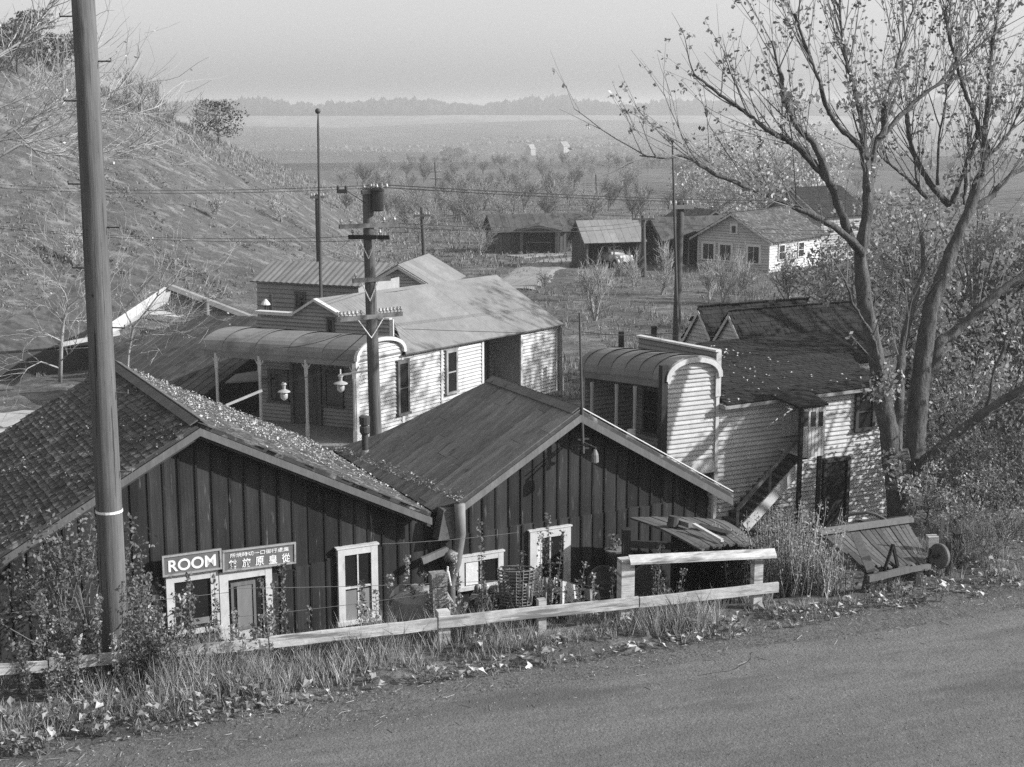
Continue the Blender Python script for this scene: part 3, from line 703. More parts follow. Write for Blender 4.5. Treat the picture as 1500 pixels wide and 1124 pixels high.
# ---- collapsed shed at the right
cs = thing('collapsed_shed', 'collapsed lean-to of loose vertical boards under a long ridge plank, right of the tall weeds', 'shed', tuple(P(1285, 860, 26.5)))
grid_roof(P(1205, 784, 27.6), P(1330, 766, 28.6), P(1372, 828, 26.4), P(1278, 838, 25.6), 17, 3, -.05, 'plank_roof', 'grey_wood', cs, th=.03, jit=.35, wob=.1, ragged=.34)
mb = MB(); mb.bar(P(1198, 784, 27.5)+V((0, 0, .06)), P(1334, 765, 28.6)+V((0, 0, .06)), .18, .08); obj('ridge_plank', mb, M['bare_wood'], cs)
mb = MB(); mb.bar(P(1272, 848, 25.4), P(1332, 834, 25.9), .07, .12, tone=.7); mb.bar(P(1330, 835, 25.9), P(1362, 830, 26.2), .07, .09, tone=.7); obj('lower_beam', mb, M['bare_wood'], cs)
mb = MB(); mb.bar(P(1253, 783, 26.6), P(1276, 836, 25.5), .16, .06, side=V((1, 0, .3))); mb.bar(P(1246, 812, 26.6), P(1272, 838, 25.8), .12, .08, tone=.4); mb.bar(P(1218, 806, 27), P(1240, 826, 26), .1, .05, tone=.6); obj('fallen_board', mb, M['bare_wood'], cs)
mb = MB(); mb.bar(P(1308, 798, 25.8), P(1296, 834, 25.5), .05, .05, tone=.3); mb.bar(P(1308, 798, 25.8), P(1315, 830, 25.6), .05, .05, tone=.3); obj('trestle', mb, M['dark_board'], cs)
for x, Y in ((1278, 25.7), (1345, 26.1)):
    p = P(x, 838, Y); mb = MB(); mb.bar(V((p.x, p.y, gz(p.x, p.y)-.3)), p, .1, .1); obj('post', mb, M['grey_wood'], cs)
mb = MB(); mb.tube([P(1210+i*12, y, 28.8) for i, y in enumerate((775, 767, 760, 754, 752, 751, 754, 760, 768))], .035, 6)
single('bent_pipe', mb, M['iron'], 'bent dark pipe arching behind the collapsed shed', 'pipe', tuple(P(1210, 775, 28.8)))
# wheel / grindstone
wl = thing('grindstone', 'pale round grindstone leaning at the right end of the collapsed shed', 'grindstone', tuple(P(1378, 816, 26.6)))
c = P(1376, 815, 26.5); mb = MB(); ax = V((-.85, -.5, .1)).normalized(); mb.lathe(c, [(.04, -.05), (.22, -.05), (.24, -.03), (.24, .03), (.22, .05), (.04, .05)], 28, axis=ax); obj('stone_wheel', mb, M['grey_wood'], wl)
mb = MB(); mb.lathe(c-ax*.15, [(.05, 0), (.05, .3)], 10, axis=ax); mb.bar(c+V((.25, .2, -.6)), c+V((.2, .15, .25)), .08, .08); mb.bar(c+V((-.2, .2, -.6)), c+V((-.1, .15, .1)), .08, .08); obj('axle_stand', mb, M['dark_board'], wl)
for i, (x, y0, y1, x1, lb) in enumerate(((1402, 848, 781, 1403, 'dark broken fence post standing right of the grindstone'), (1368, 792, 785, 1366, 'short pale stump just left of the grindstone'), (1378, 788, 757, 1381, 'thin pale stake behind the grindstone'))):
    Y = 27.2; a = P(x, y0, Y); b = P(x1, y1, Y); mb = MB(); a.z = min(a.z, gz(a.x, a.y)+.02)
    w_ = (.14, .2, .06)[i]; mb.bar(a-V((0, 0, .3)), b, w_, w_); single('stake', mb, M[('dark_board', 'fence_paint', 'bare_wood')[i]], lb, 'stake', tuple(a), 'stakes by the collapsed shed')
# ================================================================== white store with barrel awning (centre)
Z0 = -.95
sd = V((.574, .819, 0)).normalized(); A0 = P(522, 650, 47.2); A0.z = 0
awl = Pz(300, 512, 1.93); awd = (V((awl.x, awl.y, 0))-A0).normalized()      # along the awning, to the left
sa = thing('corner_store', 'white clapboard store with metal gable roof and a long barrel awning on turned posts', 'building', (A0.x, A0.y, Z0))
SW = Wall(A0, sd, (1, -1, 0)); FW = Wall(A0+sd*2.0, awd, (0, -1, 0)); PWL = Wall(A0, awd, (0, -1, 0))
AW = (V((awl.x, awl.y, 0))-A0).length
zE = 1.92
def sx(px): return SW.px(px, 560)[0]
tEnd = sx(815); t76 = sx(706); t76b = sx(763)
eaveF = P(585, 519, SW.at(sx(587), 0).y); eaveF = SW.at(sx(587), SW.px(587, 518)[1], .25); eaveB = SW.at(tEnd+.15, SW.px(828, 473)[1], .25)
rdB = P(728, 404, 58.9); rdF = P(462, 439, 51.3)
def htop(t): return lerp(eaveF.z, eaveB.z, (t-sx(587))/(tEnd-sx(587)))-.08
# side wall in pieces
def cb(w, poly, name='siding', mt='clapboard', h=.13, root=None): return clapboards(w, poly, h=h, mat_=M[mt], root=root or sa, name=name)
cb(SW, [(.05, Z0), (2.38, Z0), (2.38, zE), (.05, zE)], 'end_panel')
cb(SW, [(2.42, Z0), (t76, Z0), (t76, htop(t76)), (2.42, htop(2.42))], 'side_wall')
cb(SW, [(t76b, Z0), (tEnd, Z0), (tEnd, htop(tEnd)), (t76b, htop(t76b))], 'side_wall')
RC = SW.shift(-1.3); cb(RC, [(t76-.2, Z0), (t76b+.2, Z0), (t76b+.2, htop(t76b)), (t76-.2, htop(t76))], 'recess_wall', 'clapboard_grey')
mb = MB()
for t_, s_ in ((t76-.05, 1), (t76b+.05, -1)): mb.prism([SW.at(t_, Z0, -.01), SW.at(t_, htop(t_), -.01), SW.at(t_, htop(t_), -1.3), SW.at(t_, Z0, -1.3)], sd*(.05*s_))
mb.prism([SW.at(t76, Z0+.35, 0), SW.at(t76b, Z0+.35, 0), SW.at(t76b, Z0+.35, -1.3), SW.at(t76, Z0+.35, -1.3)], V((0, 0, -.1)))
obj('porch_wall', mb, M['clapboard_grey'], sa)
a = RC.px(722, 505); b = RC.px(752, 560)
door(RC, sa, lerp(t76, t76b, .38), Z0+.35, lerp(t76, t76b, .8), 1.35, name='door', frame='wall_dark')
for t_ in (2.40, sx(646), t76, t76b-.02, tEnd-.05): mb = MB(); SW.box(mb, t_-.06, Z0, t_+.06, htop(max(t_, 2.4))-.01, 0, .06); obj('corner_trim', mb, M['white_paint'], sa)
mb = MB(); SW.box(mb, 0, Z0, .14, zE, 0, .05); obj('corner_trim', mb, M['white_paint'], sa)
for (x0, y0, x1, y1) in ((580, 528, 597, 606), (651, 512, 668, 575)):
    t0, t1 = sx(x0), sx(x1); c = (x0+x1)/2; window(SW, sa, t0, SW.px(c, y1)[1], t1, SW.px(c, y0)[1], fw=.1, rows=2, frame='grey_wood' if x0 < 600 else 'clapboard_grey', label=None)
t0 = sx(668)
# front wall + false front
FT = lambda px: FW.px(px, 480)[0]
zt = FW.px(576, 470)[1]
wl_ = FW.px(384, 600)[0]
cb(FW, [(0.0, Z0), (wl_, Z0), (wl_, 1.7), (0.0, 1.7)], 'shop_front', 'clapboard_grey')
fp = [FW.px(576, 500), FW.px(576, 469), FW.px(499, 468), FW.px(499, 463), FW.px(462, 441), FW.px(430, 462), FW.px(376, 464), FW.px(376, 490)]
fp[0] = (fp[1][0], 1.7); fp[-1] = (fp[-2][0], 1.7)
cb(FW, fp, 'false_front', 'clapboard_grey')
mb = MB(); FW.box(mb, fp[1][0]-.02, 1.7, fp[1][0]+.12, fp[1][1]+.02, 0, .05); FW.box(mb, fp[2][0], fp[1][1], fp[1][0]+.1, fp[1][1]+.06, -.1, .08)
for i in (3, 4): FW.poly(mb, [fp[i], fp[i+1], (fp[i+1][0], fp[i+1][1]+.09), (fp[i][0], fp[i][1]+.09)], -.1, .14)
FW.box(mb, fp[5][0], fp[5][1]-.02, fp[6][0], fp[5][1]+.09, -.2, .14)
obj('cornice', mb, M['white_paint'], sa)
a = FW.px(480, 466); b = FW.px(491, 488)
window(FW, sa, b[0], b[1], a[0], a[1], fw=.05, frame='grey_wood', rows=1, base=.075, label='small upper window in the false front')
for (x0, x1, y0, y1) in ((394, 425, 541, 606), (474, 505, 535, 613)):
    a = FW.px(x0, y0); b = FW.px(x1, y1); window(FW, sa, b[0], max(b[1], -.1), a[0], min(a[1], 1.55), fw=.13, frame='grey_wood', rows=2, base=.075, label=None)
a = FW.px(431, 545); b = FW.px(469, 620)
door(FW, sa, b[0], Z0+.05, a[0], 1.45, frame='grey_wood', fw=.12)
# sidewalk slab
mb = MB(); mb.prism([V((A0.x, A0.y, Z0))-sd*.8, V((A0.x, A0.y, Z0))+awd*AW-sd*.8, V((A0.x, A0.y, Z0))+awd*AW+sd*2, V((A0.x, A0.y, Z0))+sd*2], V((0, 0, .12)), 1)
obj('porch_slab', mb, M['dirt'], sa)
# awning barrel
def barrel(o, along, length, span_d, span, z0, rise, root, mt, nseg=14, rib=.9, th=.04, droop=0, over=.1):
    mb = MB(); k = 0; s = -over
    while s < length+over:
        s2 = min(s+rib, length+over); tn = R(.72, 1.2)
        for i in range(nseg):
            a0, a1 = PI*(.0+i/nseg), PI*((i+1)/nseg)
            def q(a, ss): return o+along*ss+span_d*(span/2-(span/2+.06)*math.cos(a))+V((0, 0, z0+rise*math.sin(a)**.8-droop*ss/length+(.03 if ss == s else 0)))
            p = [q(a0, s), q(a1, s), q(a1, s2), q(a0, s2)]
            mb.face(p, tn*R(.97, 1.03)); mb.face([x-V((0, 0, th)) for x in reversed(p)], tn*.8)
            if s <= -over+.001: mb.face([q(a0, s), q(a0, s)-V((0, 0, th)), q(a1, s)-V((0, 0, th)), q(a1, s)], tn)
        s = s2
    return obj('awning', mb, M[mt], root)
rise = .62
aw = barrel(V((A0.x, A0.y, 0)), awd, AW, sd, 2.42, 1.93, rise, sa, 'tin_dark', rib=1.3)
def arch_panel(w, t0, t1, z0, rise, root, mt='clapboard', name='arch_panel', trim=True, trimw=.12, off=0):
    pts = [(t0, z0)]+[((t0+t1)/2-(t1-t0)/2*math.cos(PI*i/16), z0+(rise-.03)*math.sin(PI*i/16)**.8) for i in range(1, 16)]+[(t1, z0)]
    clapboards(w, list(reversed(pts)), mat_=M[mt], root=root, name=name)
    if trim:
        mb = MB()
        for i in range(16):
            a0, a1 = PI*i/16, PI*(i+1)/16
            def q(a, k): return ((t0+t1)/2-((t1-t0)/2-k+.08)*math.cos(a), z0+(rise-k+.02)*math.sin(a)**.8)
            w.poly(mb, [q(a0, 0), q(a1, 0), q(a1, trimw), q(a0, trimw)], .03, .16)
        obj('arch_trim', mb, M['white_paint'], root)
arch_panel(SW, 0, 2.42, 1.92, rise, sa)
mb = MB(); SW.box(mb, 0.1, 1.86, 2.4, 1.92, .02, .06); mb.bar(V((A0.x, A0.y, 1.83)), V((A0.x, A0.y, 1.83))+awd*AW, .1, .2); obj('awning_beam', mb, M['tin_dark'], sa)
mb = MB()
for i in range(int(AW/.16)):
    c = V((A0.x, A0.y, 1.68))+awd*(.1+i*.16)
    mb.bar(c, c+V((0, 0, .1)), .05, .03)
mb.bar(V((A0.x, A0.y, 1.77)), V((A0.x, A0.y, 1.77))+awd*AW, .02, .02)
obj('fretwork', mb, M['bare_wood'], sa)
for px in (318, 381, 449, 519):
    t_ = PWL.px(px, 560)[0]; c = PWL.at(t_, Z0+.1, 0); mb = MB()
    mb.bar(c, c+V((0, 0, .45)), .13, .13); mb.tube([c+V((0, 0, .45)), c+V((0, 0, .6)), c+V((0, 0, 2.0)), c+V((0, 0, 2.2))], [.065, .055, .05, .065], 10); mb.bar(c+V((0, 0, 2.2)), c+V((0, 0, 2.7)), .12, .12)
    for s in (-1, 1): mb.bar(c+V((0, 0, 2.3)), c+awd*(.18*s)+V((0, 0, 2.6)), .03, .04)
    obj('awning_post', mb, M['post_paint'], sa)
# roof
frA = plane_frame(eaveF, eaveB-eaveF, (eaveB-eaveF).cross(rdB-eaveF))
nA = frA[3]; oA = frA[0]
q = [eaveF, eaveB, Pp(728, 404, oA, nA), Pp(580, 428, oA, nA), Pp(462, 439, oA, nA), Pp(499, 463, oA, nA), Pp(576, 470, oA, nA)]
corrugated(frA, q, 'tin', sa, 'roof', wave=.16, amp=.006, panel=1.6, jit=.08)
ra, rb = q[4], q[2]; lft = V((-sd.y, sd.x, 0)); dz = V((0, 0, -1.5))
frA2 = plane_frame(ra, rb-ra, (rb-ra).cross(lft*3+dz))
corrugated(frA2, [ra, rb, rb+lft*3+dz, ra+lft*3+dz], 'tin', sa, 'roof', wave=.16, amp=.006, panel=1.6)
mb = MB(); mb.prism([ra+V((0, 0, -.05)), rb+V((0, 0, -.05)), rb+V((0, 0, .04)), ra+V((0, 0, .04))], (q[0]-q[6]).normalized()*.06); obj('ridge_cap', mb, M['tin'], sa)
# back gable + far wall closing the volume
mb = MB(); bl = rb+lft*3+dz
mb.prism([V((eaveB.x, eaveB.y, Z0)), eaveB-V((0, 0, .1))-sd*.1, rb-V((0, 0, .1))-sd*.1, bl-sd*.1, V((bl.x, bl.y, Z0))], -sd*.06); obj('rear_wall', mb, M['clapboard_grey'], sa)
mb = MB(); mb.prism([FW.at(wl_, Z0, -.07), FW.at(wl_, 1.7, -.07), bl-sd*.2+V((0, 0, -.1)), V((bl.x, bl.y, Z0))], lft*.05); obj('far_side_wall', mb, M['clapboard_grey'], sa)
# hanging lamps of the store awning
def street_lamp_shade(px, py, Y, label, r=.2):
    c = P(px, py, Y); t = thing('hanging_lamp', label, 'lamp', tuple(c), 'enamel lamps hanging before the store')
    mb = MB(); mb.lathe(c-V((0, 0, .03)), [(r, 0), (r*.9, .03), (r*.35, .08), (.05, .1), (.06, .2), (.09, .24), (.05, .3)], 16); obj('lamp_shade', mb, M['enamel'], t, smooth=False)
    mb = MB(); mb.lathe(c-V((0, 0, .3)), [(.02, 0), (.11, .08), (.12, .2), (.05, .28)], 12); obj('globe', mb, M['insulator'], t, smooth=True); return t, c
sl1, c1 = street_lamp_shade(416, 573, 44.5, 'white enamel lamp with globe hanging between the second and third awning posts')
sl2, c2 = street_lamp_shade(499, 561, 44, 'white enamel lamp under a scrolled arm beside the right awning post', .22)
mb = MB(); mb.tube([c1+V((0, 0, .26)), P(468, 548, 42), P(545, 480, 38.3)], .012, 5); obj('cord', mb, M['wire'], sl1)
mb = MB(); mb.tube([c2+V((0, 0, .26)), c2+V((0, 0, .42))], .02, 6); e = P(546, 542, 38.4); s_ = P(499, 550, 44); mb.tube([P(497, 550, 43.6), e], .03, 6)
ctr = P(536, 551, 39)
mb.tube([ctr+V((.02+.035*k*.35*math.cos(k*.7), 0, .035*k*.35*math.sin(k*.7))) for k in range(4, 22)], .012, 5)
obj('scroll_arm', mb, M['white_metal'], sl2)
# flagpole on the store
fb = P(470, 439, 51.6); ft = P(466, 185, 51.9); fl = thing('flagpole', 'thin dark flagpole with a ball on top, rising from the store roof', 'flagpole', tuple(fb))
mb = MB(); bt = P(466, 166, 51.9); mb.tube([fb-V((0, 0, .3)), fb.lerp(ft, .5), ft, bt], [.06, .05, .04, .022], 8); obj('pole', mb, M['pole_far'], fl)
mb = MB(); c = P(465.5, 163, 51.9); mb.lathe(c-V((0, 0, .1)), [(.02, 0), (.08, .04), (.1, .1), (.08, .16), (.02, .2)], 12); obj('ball', mb, M['iron'], fl, smooth=True)
# ================================================================== white building with balcony (right)
wb = thing('balcony_house', 'two storey white clapboard house with barrel roofed balcony and outside stair, beside the big tree', 'building', (5.47, 38.5, -1.8))
B0 = V((5.47, 38.5, 0)); bd = V((.891, .454, 0)); BW = Wall(B0, bd, (.4, -1, 0)); ZB = -1.9
e0 = BW.px(1055, 591); e1 = BW.px(1275, 565)
tR = BW.px(1306, 650)[0]
tl = BW.px(975, 600)[0]
zb = BW.px(1030, 692)[1]; zaw = 3.02
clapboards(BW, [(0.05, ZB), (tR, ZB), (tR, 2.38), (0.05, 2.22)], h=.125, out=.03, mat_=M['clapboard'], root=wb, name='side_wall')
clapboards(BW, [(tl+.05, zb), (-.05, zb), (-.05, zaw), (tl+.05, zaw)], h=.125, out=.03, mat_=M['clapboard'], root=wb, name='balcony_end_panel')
arch_panel(BW, tl, 0, zaw-.01, .56, wb, trimw=.13)
mb = MB(); BW.box(mb, -.05, ZB, .05, zaw+.1, -.05, .06); obj('corner_trim', mb, M['white_paint'], wb); mb = MB(); BW.box(mb, tl+.05, zb-.02, -.05, zb+.28, .035, .05); obj('skirt_board', mb, M['white_paint'], wb)
tx = BW.px(1052, 548)[0]; mb = MB(); a = BW.px(1050, 600); BW.box(mb, -.1, zaw-.55, .06, zaw+.1, .065, .1); obj('bracket', mb, M['white_paint'], wb)
mb = MB(); a = BW.px(971, 535); BW.box(mb, a[0]-.09, zb-.2, a[0]+.09, a[1], -.05, .12); obj('dark_post', mb, M['dark_board'], wb)
# awning to the left
bo = BW.at(tl, 0); bl_ = P(853, 543, 40.4); bad = V((bl_.x-bo.x, bl_.y-bo.y, 0)); BL = bad.length; bad.normalize()
barrel(bo, bad, BL, bd, -tl, zaw, .58, wb, 'tin', rib=.55, droop=zaw-bl_.z-.02)
BF = Wall(bo, bad, (0, -1, 0)); BK2 = Wall(BW.at(-.0, 0), bad, (0, -1, 0))
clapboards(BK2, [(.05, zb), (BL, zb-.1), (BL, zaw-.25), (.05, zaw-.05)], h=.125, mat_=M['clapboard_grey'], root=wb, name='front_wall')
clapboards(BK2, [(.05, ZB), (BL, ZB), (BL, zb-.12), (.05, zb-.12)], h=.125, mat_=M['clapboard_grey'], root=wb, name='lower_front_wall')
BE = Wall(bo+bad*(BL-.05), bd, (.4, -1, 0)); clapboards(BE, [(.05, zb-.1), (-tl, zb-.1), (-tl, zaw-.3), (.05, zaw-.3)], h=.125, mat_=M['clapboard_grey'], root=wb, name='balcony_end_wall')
mb = MB(); z1 = zaw-.2
mb.prism([bo+V((0, 0, zb-.12)), bo+bad*BL+V((0, 0, zb-.2)), bo+bad*BL+bd*(-tl)+V((0, 0, zb-.2)), bo+bd*(-tl)+V((0, 0, zb-.12))], V((0, 0, .12))); obj('balcony_floor', mb, M['dark_board'], wb)
mb = MB(); mb.bar(bo+V((0, 0, zaw-.1)), bo+bad*BL+V((0, 0, bl_.z-.08)), .09, .2); obj('awning_beam', mb, M['tin_dark'], wb)
for px in (867, 903, 930):
    t_ = BF.px(px, 600)[0]; c = BF.at(t_, zb, 0); ht = 2.4-(.3*t_/BL); mb = MB(); mb.tube([c, c+V((0, 0, .5)), c+V((0, 0, 1.9)), c+V((0, 0, ht))], [.06, .05, .045, .06], 8)
    obj('balcony_post', mb, M['post_paint'], wb)
for f in (.3, .62): window(BK2, wb, BL*f, zb+.6, BL*f+.7, zb+1.9, frame='grey_wood', fw=.07, base=.075, label=None)
mb = MB(); c = P(925, 640, 38.6); mb.lathe(c-V((0, 0, .3)), [(.12, 0), (.14, .1), (.11, .5)], 12); single('milk_can', mb, M['white_metal'], 'pale round can standing on the balcony', 'can', tuple(c-V((0, 0, .3))))
# roof
rp0 = BW.at(e0[0]-.05, e0[1], .3); rp1 = BW.at(BW.px(1300, 560)[0], BW.px(1300, 560)[1], .3)
ub = (rp1-rp0); bk = V((-bd.y, bd.x, 0)); W_ = 3.9
top0 = P(1020, 503, 43.3); nB_ = (rp1-rp0).cross(top0-rp0); frB = plane_frame(rp0, rp1-rp0, nB_)
q = [rp0, rp1+ub.normalized()*.2, Pp(1262, 540, rp0, nB_), Pp(1219, 487, rp0, nB_), Pp(1020, 503, rp0, nB_), Pp(1040, 520, rp0, nB_)]
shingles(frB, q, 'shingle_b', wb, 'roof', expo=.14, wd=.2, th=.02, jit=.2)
mb = MB(); d_ = q[3]-q[4]
bb0 = q[4]-V((0, 0, .05)); bb1 = q[3]-V((0, 0, .05))
mb.prism([q[4], q[3], q[3]+bk*3-V((0, 0, 1.4)), q[4]+bk*3-V((0, 0, 1.4))], V((0, 0, -.06))); 
obj('rear_roof', mb, M['shingle_b'], wb)
mb = MB(); BW.box(mb, .05, e0[1]-.12, .09, e0[1], 0, .3); a = rp0-V((0, 0, .02)); b = rp1-V((0, 0, .02)); mb.bar(a-V((0, 0, .05)), b-V((0, 0, .05)), .03, .09); obj('eave_board', mb, M['clapboard_grey'], wb)
# parapet (false front) behind the awning
pf = Wall(BW.at(.0, 0), bad, (0, -1, 0)); pr = pf.px(1053, 515); pq = pf.px(936, 493)
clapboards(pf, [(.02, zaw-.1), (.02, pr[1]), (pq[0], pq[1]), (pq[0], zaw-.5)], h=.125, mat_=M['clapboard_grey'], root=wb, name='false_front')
mb = MB(); p0, p1 = pf.at(-.05, pr[1]+.02, .02), pf.at(pq[0], pq[1]+.02, .02); mb.bar(p0, p1, .2, .05); obj('parapet_cap', mb, M['white_paint'], wb)
mb = MB(); BW.box(mb, -.02, zaw, .14, pr[1], -.12, -.02); obj('parapet_end', mb, M['clapboard'], wb)
# back/closing walls
mb = MB(); k = pf.at(pq[0], 0, -.1)
mb.prism([V((k.x, k.y, ZB)), V((k.x, k.y, 2.6)), V((k.x, k.y, 2.2))+bd*6, V((k.x, k.y, ZB))+bd*6], bk*.06)
rr = BW.at(tR, 0); mb.prism([V((rr.x, rr.y, ZB)), V((rr.x, rr.y, 2.3)), V((rr.x, rr.y, 2.3))+bk*5, V((rr.x, rr.y, ZB))+bk*5], -bd*.05)
obj('rear_wall', mb, M['clapboard_grey'], wb)
# side windows, porch box, stair
a = BW.px(1146, 601); b = BW.px(1160, 634)
window(BW, wb, a[0]-.02, b[1], b[0]+.15, a[1], fw=.06, cols=2, rows=1, frame='white_paint', pane='cloth', base=.075, label='small bright window at the head of the stair')
a = BW.px(1252, 575); b = BW.px(1278, 626); window(BW, wb, a[0], b[1], b[0], a[1], fw=.1, rows=2, frame='wall_dark', base=.075, label='upper window half hidden by the tree')
a = BW.px(1208, 672); b = BW.px(1234, 770); door(BW, wb, a[0], ZB+.3, b[0], a[1], frame='wall_dark', leaf='dark_board', base=.075)
pbx = BW.shift(1.05); ta = pbx.px(1173, 640)[0]; tb_ = pbx.px(1208, 640)[0]; z1 = pbx.px(1190, 598)[1]; z0 = pbx.px(1190, 668)[1]
mb = MB(); pbx.box(mb, ta, z0, tb_, z1, -.05, 0)
n_ = 7
for i in range(n_): pbx.box(mb, lerp(ta, tb_, i/n_)+.01, z0-.02, lerp(ta, tb_, (i+1)/n_)-.01, z1, 0, R(.01, .025), R(.85, 1.1))
mb.prism([pbx.at(tb_, z0), pbx.at(tb_, z1), BW.at(tb_, z1, .04), BW.at(tb_, z0, .04)], -bd*.05)
mb.prism([pbx.at(ta, z0+.02), pbx.at(tb_, z0+.02), BW.at(tb_, z0+.02, .04), BW.at(ta, z0+.02, .04)], V((0, 0, .06)))
obj('stair_porch', mb, M['white_paint'], wb)
mb = MB()
for x in (1180, 1191, 1202):
    c = pbx.px(x, 605); pbx.box(mb, c[0]-.07, c[1]-.36, c[0]+.07, c[1]+.04, .02, .035)
obj('porch_slot', mb, M['wall_dark'], wb)
mb = MB(); za = BW.px(1150, 585)[1]
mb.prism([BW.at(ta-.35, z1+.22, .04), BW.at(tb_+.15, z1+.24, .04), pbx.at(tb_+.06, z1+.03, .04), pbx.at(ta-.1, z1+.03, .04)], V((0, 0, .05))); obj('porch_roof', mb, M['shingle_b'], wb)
mb = MB(); pbx.box(mb, ta-.06, ZB, ta+.04, z1, -.04, .06); pbx.box(mb, tb_-.16, ZB, tb_-.06, z0, -.1, -.02); obj('porch_post', mb, M['dark_board'], wb)
st0 = BW.at(BW.px(1166, 655)[0], 0, .55); P0 = P(1163, 668, st0.y); P1_ = P(1078, 762, BW.at(BW.px(1078, 762)[0], 0, .6).y)
mb = MB(); N = 11
for i in range(N):
    p = P0.lerp(P1_, i/(N-1)); mb.box(p, (bd*.15, BW.n*.42, V((0, 0, .02))), R(.8, 1.1)); mb.box(p-bd*.14-V((0, 0, .1)), (bd*.012, BW.n*.42, V((0, 0, .09))), .5)
obj('stair_tread', mb, M['grey_wood'], wb)
mb = MB()
for s in (-.42, .42): mb.bar(P0+BW.n*s-V((0, 0, .1)), P1_+BW.n*s-V((0, 0, .1)), .05, .3, side=BW.n)
obj('stair_stringer', mb, M['white_paint'], wb)
mb = MB(); hr = V((0, 0, .85)); mb.bar(P(1168, 644, st0.y-.4), P(1079, 748, P1_.y-.5), .06, .1)
for f in (.45, .98):
    c = P(1168, 644, st0.y-.4).lerp(P(1079, 748, P1_.y-.5), f); mb.bar(c-V((0, 0, 1)), c, .07, .07)
obj('stair_rail', mb, M['bare_wood'], wb)
# ---- twin little gables behind
def gable_house(name, label, c, yaw, width, depth, wall, rise, wallm='grey_wood', roofm='moss_roof', over=.35, group=None, open_side=False, cat='building', hh=.15, base=1.0, roofk='strips', openfront=None):
    """c: front left corner on the ground seen from the gable; yaw: direction of the ridge away from the front, degrees from +Y clockwise"""
    r = math.radians(yaw); dr = V((math.sin(r), math.cos(r), 0)); wd = V((dr.y, -dr.x, 0)); c = V(c)
    root = thing(name, label, cat, tuple(c), group)
    w = Wall(c, wd, -dr); z = c.z; poly = [(0, z-base), (width, z-base), (width, z+wall), (width/2, z+wall+rise), (0, z+wall)]
    def cbm(w_, p, nm):
        if wallm in ('clapboard', 'clapboard_grey'): return clapboards(w_, p, h=hh, mat_=M[wallm], root=root, name=nm)
        return boards(w_, p, bw=.35, mat_=M[wallm], root=root, name=nm, batten=.04)
    if openfront is None: cbm(w, poly, 'gable_wall')
    else:
        a, b, h = openfront; cbm(w, [(0, z-base), (a, z-base), (a, z+h), (b, z+h), (b, z-base), (width, z-base), (width, z+wall), (width/2, z+wall+rise), (0, z+wall)], 'gable_wall') if False else None
        cbm(w, [(0, z+h), (width, z+h), (width, z+wall), (width/2, z+wall+rise), (0, z+wall)], 'gable_wall')
        cbm(w, [(0, z-base), (a, z-base), (a, z+h), (0, z+h)], 'front_wall'); cbm(w, [(b, z-base), (width, z-base), (width, z+h), (b, z+h)], 'front_wall')
    ws_ = Wall(c+wd*width, dr, wd); wl2 = Wall(c, dr, -wd); wbk = Wall(c+dr*depth, wd, dr)
    cbm(wl2, [(0, z-base), (depth, z-base), (depth, z+wall), (0, z+wall)], 'side_wall')
    if not open_side: cbm(ws_, [(0, z-base), (depth, z-base), (depth, z+wall), (0, z+wall)], 'side_wall')
    cbm(wbk, [(0, z-base), (width, z-base), (width, z+wall), (width/2, z+wall+rise), (0, z+wall)], 'rear_wall')
    k = rise/(width/2)
    for s in (0, 1):
        e = c+wd*((width+over) if s else -over)+V((0, 0, wall-over*k+.06))-dr*over; rg = c+wd*(width/2)+V((0, 0, wall+rise+.06))-dr*over
        L_ = dr*(depth+2*over); fr = plane_frame(e, dr, dr.cross(rg-e)); pts = [e, rg, rg+L_, e+L_]
        (strips(fr, pts, roofm, root, 'roof', wd=.6, jit=.15) if roofk == 'strips' else corrugated(fr, pts, roofm, root, 'roof', wave=.2, amp=.02, panel=.8) if roofk == 'tin' else shingles(fr, pts, roofm, root, 'roof', expo=.18, wd=.24, th=.025, jit=.25, miss=.03))
    mb = MB(); rg = c+wd*(width/2)+V((0, 0, wall+rise+.02))-dr*over
    for s in (0, 1):
        e = c+wd*((width+over) if s else -over)+V((0, 0, wall-over*k+.02))-dr*over
        mb.prism([e, rg, rg-V((0, 0, .16)), e-V((0, 0, .16))], -dr*.04)
    obj('barge_board', mb, M['white_paint' if wallm.startswith('clap') else 'grey_wood'], root)
    return root, w, ws_, dr, wd
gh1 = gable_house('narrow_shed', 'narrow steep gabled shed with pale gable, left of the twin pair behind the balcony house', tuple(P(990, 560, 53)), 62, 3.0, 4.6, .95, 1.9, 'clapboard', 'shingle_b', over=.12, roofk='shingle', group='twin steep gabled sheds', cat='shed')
gh2 = gable_house('narrow_shed', 'narrow steep gabled shed with pale gable, right of the twin pair behind the balcony house', tuple(P(1033, 565, 51.5)), 62, 2.9, 5.2, 1.0, 1.75, 'clapboard', 'shingle_b', over=.12, roofk='shingle', group='twin steep gabled sheds', cat='shed')
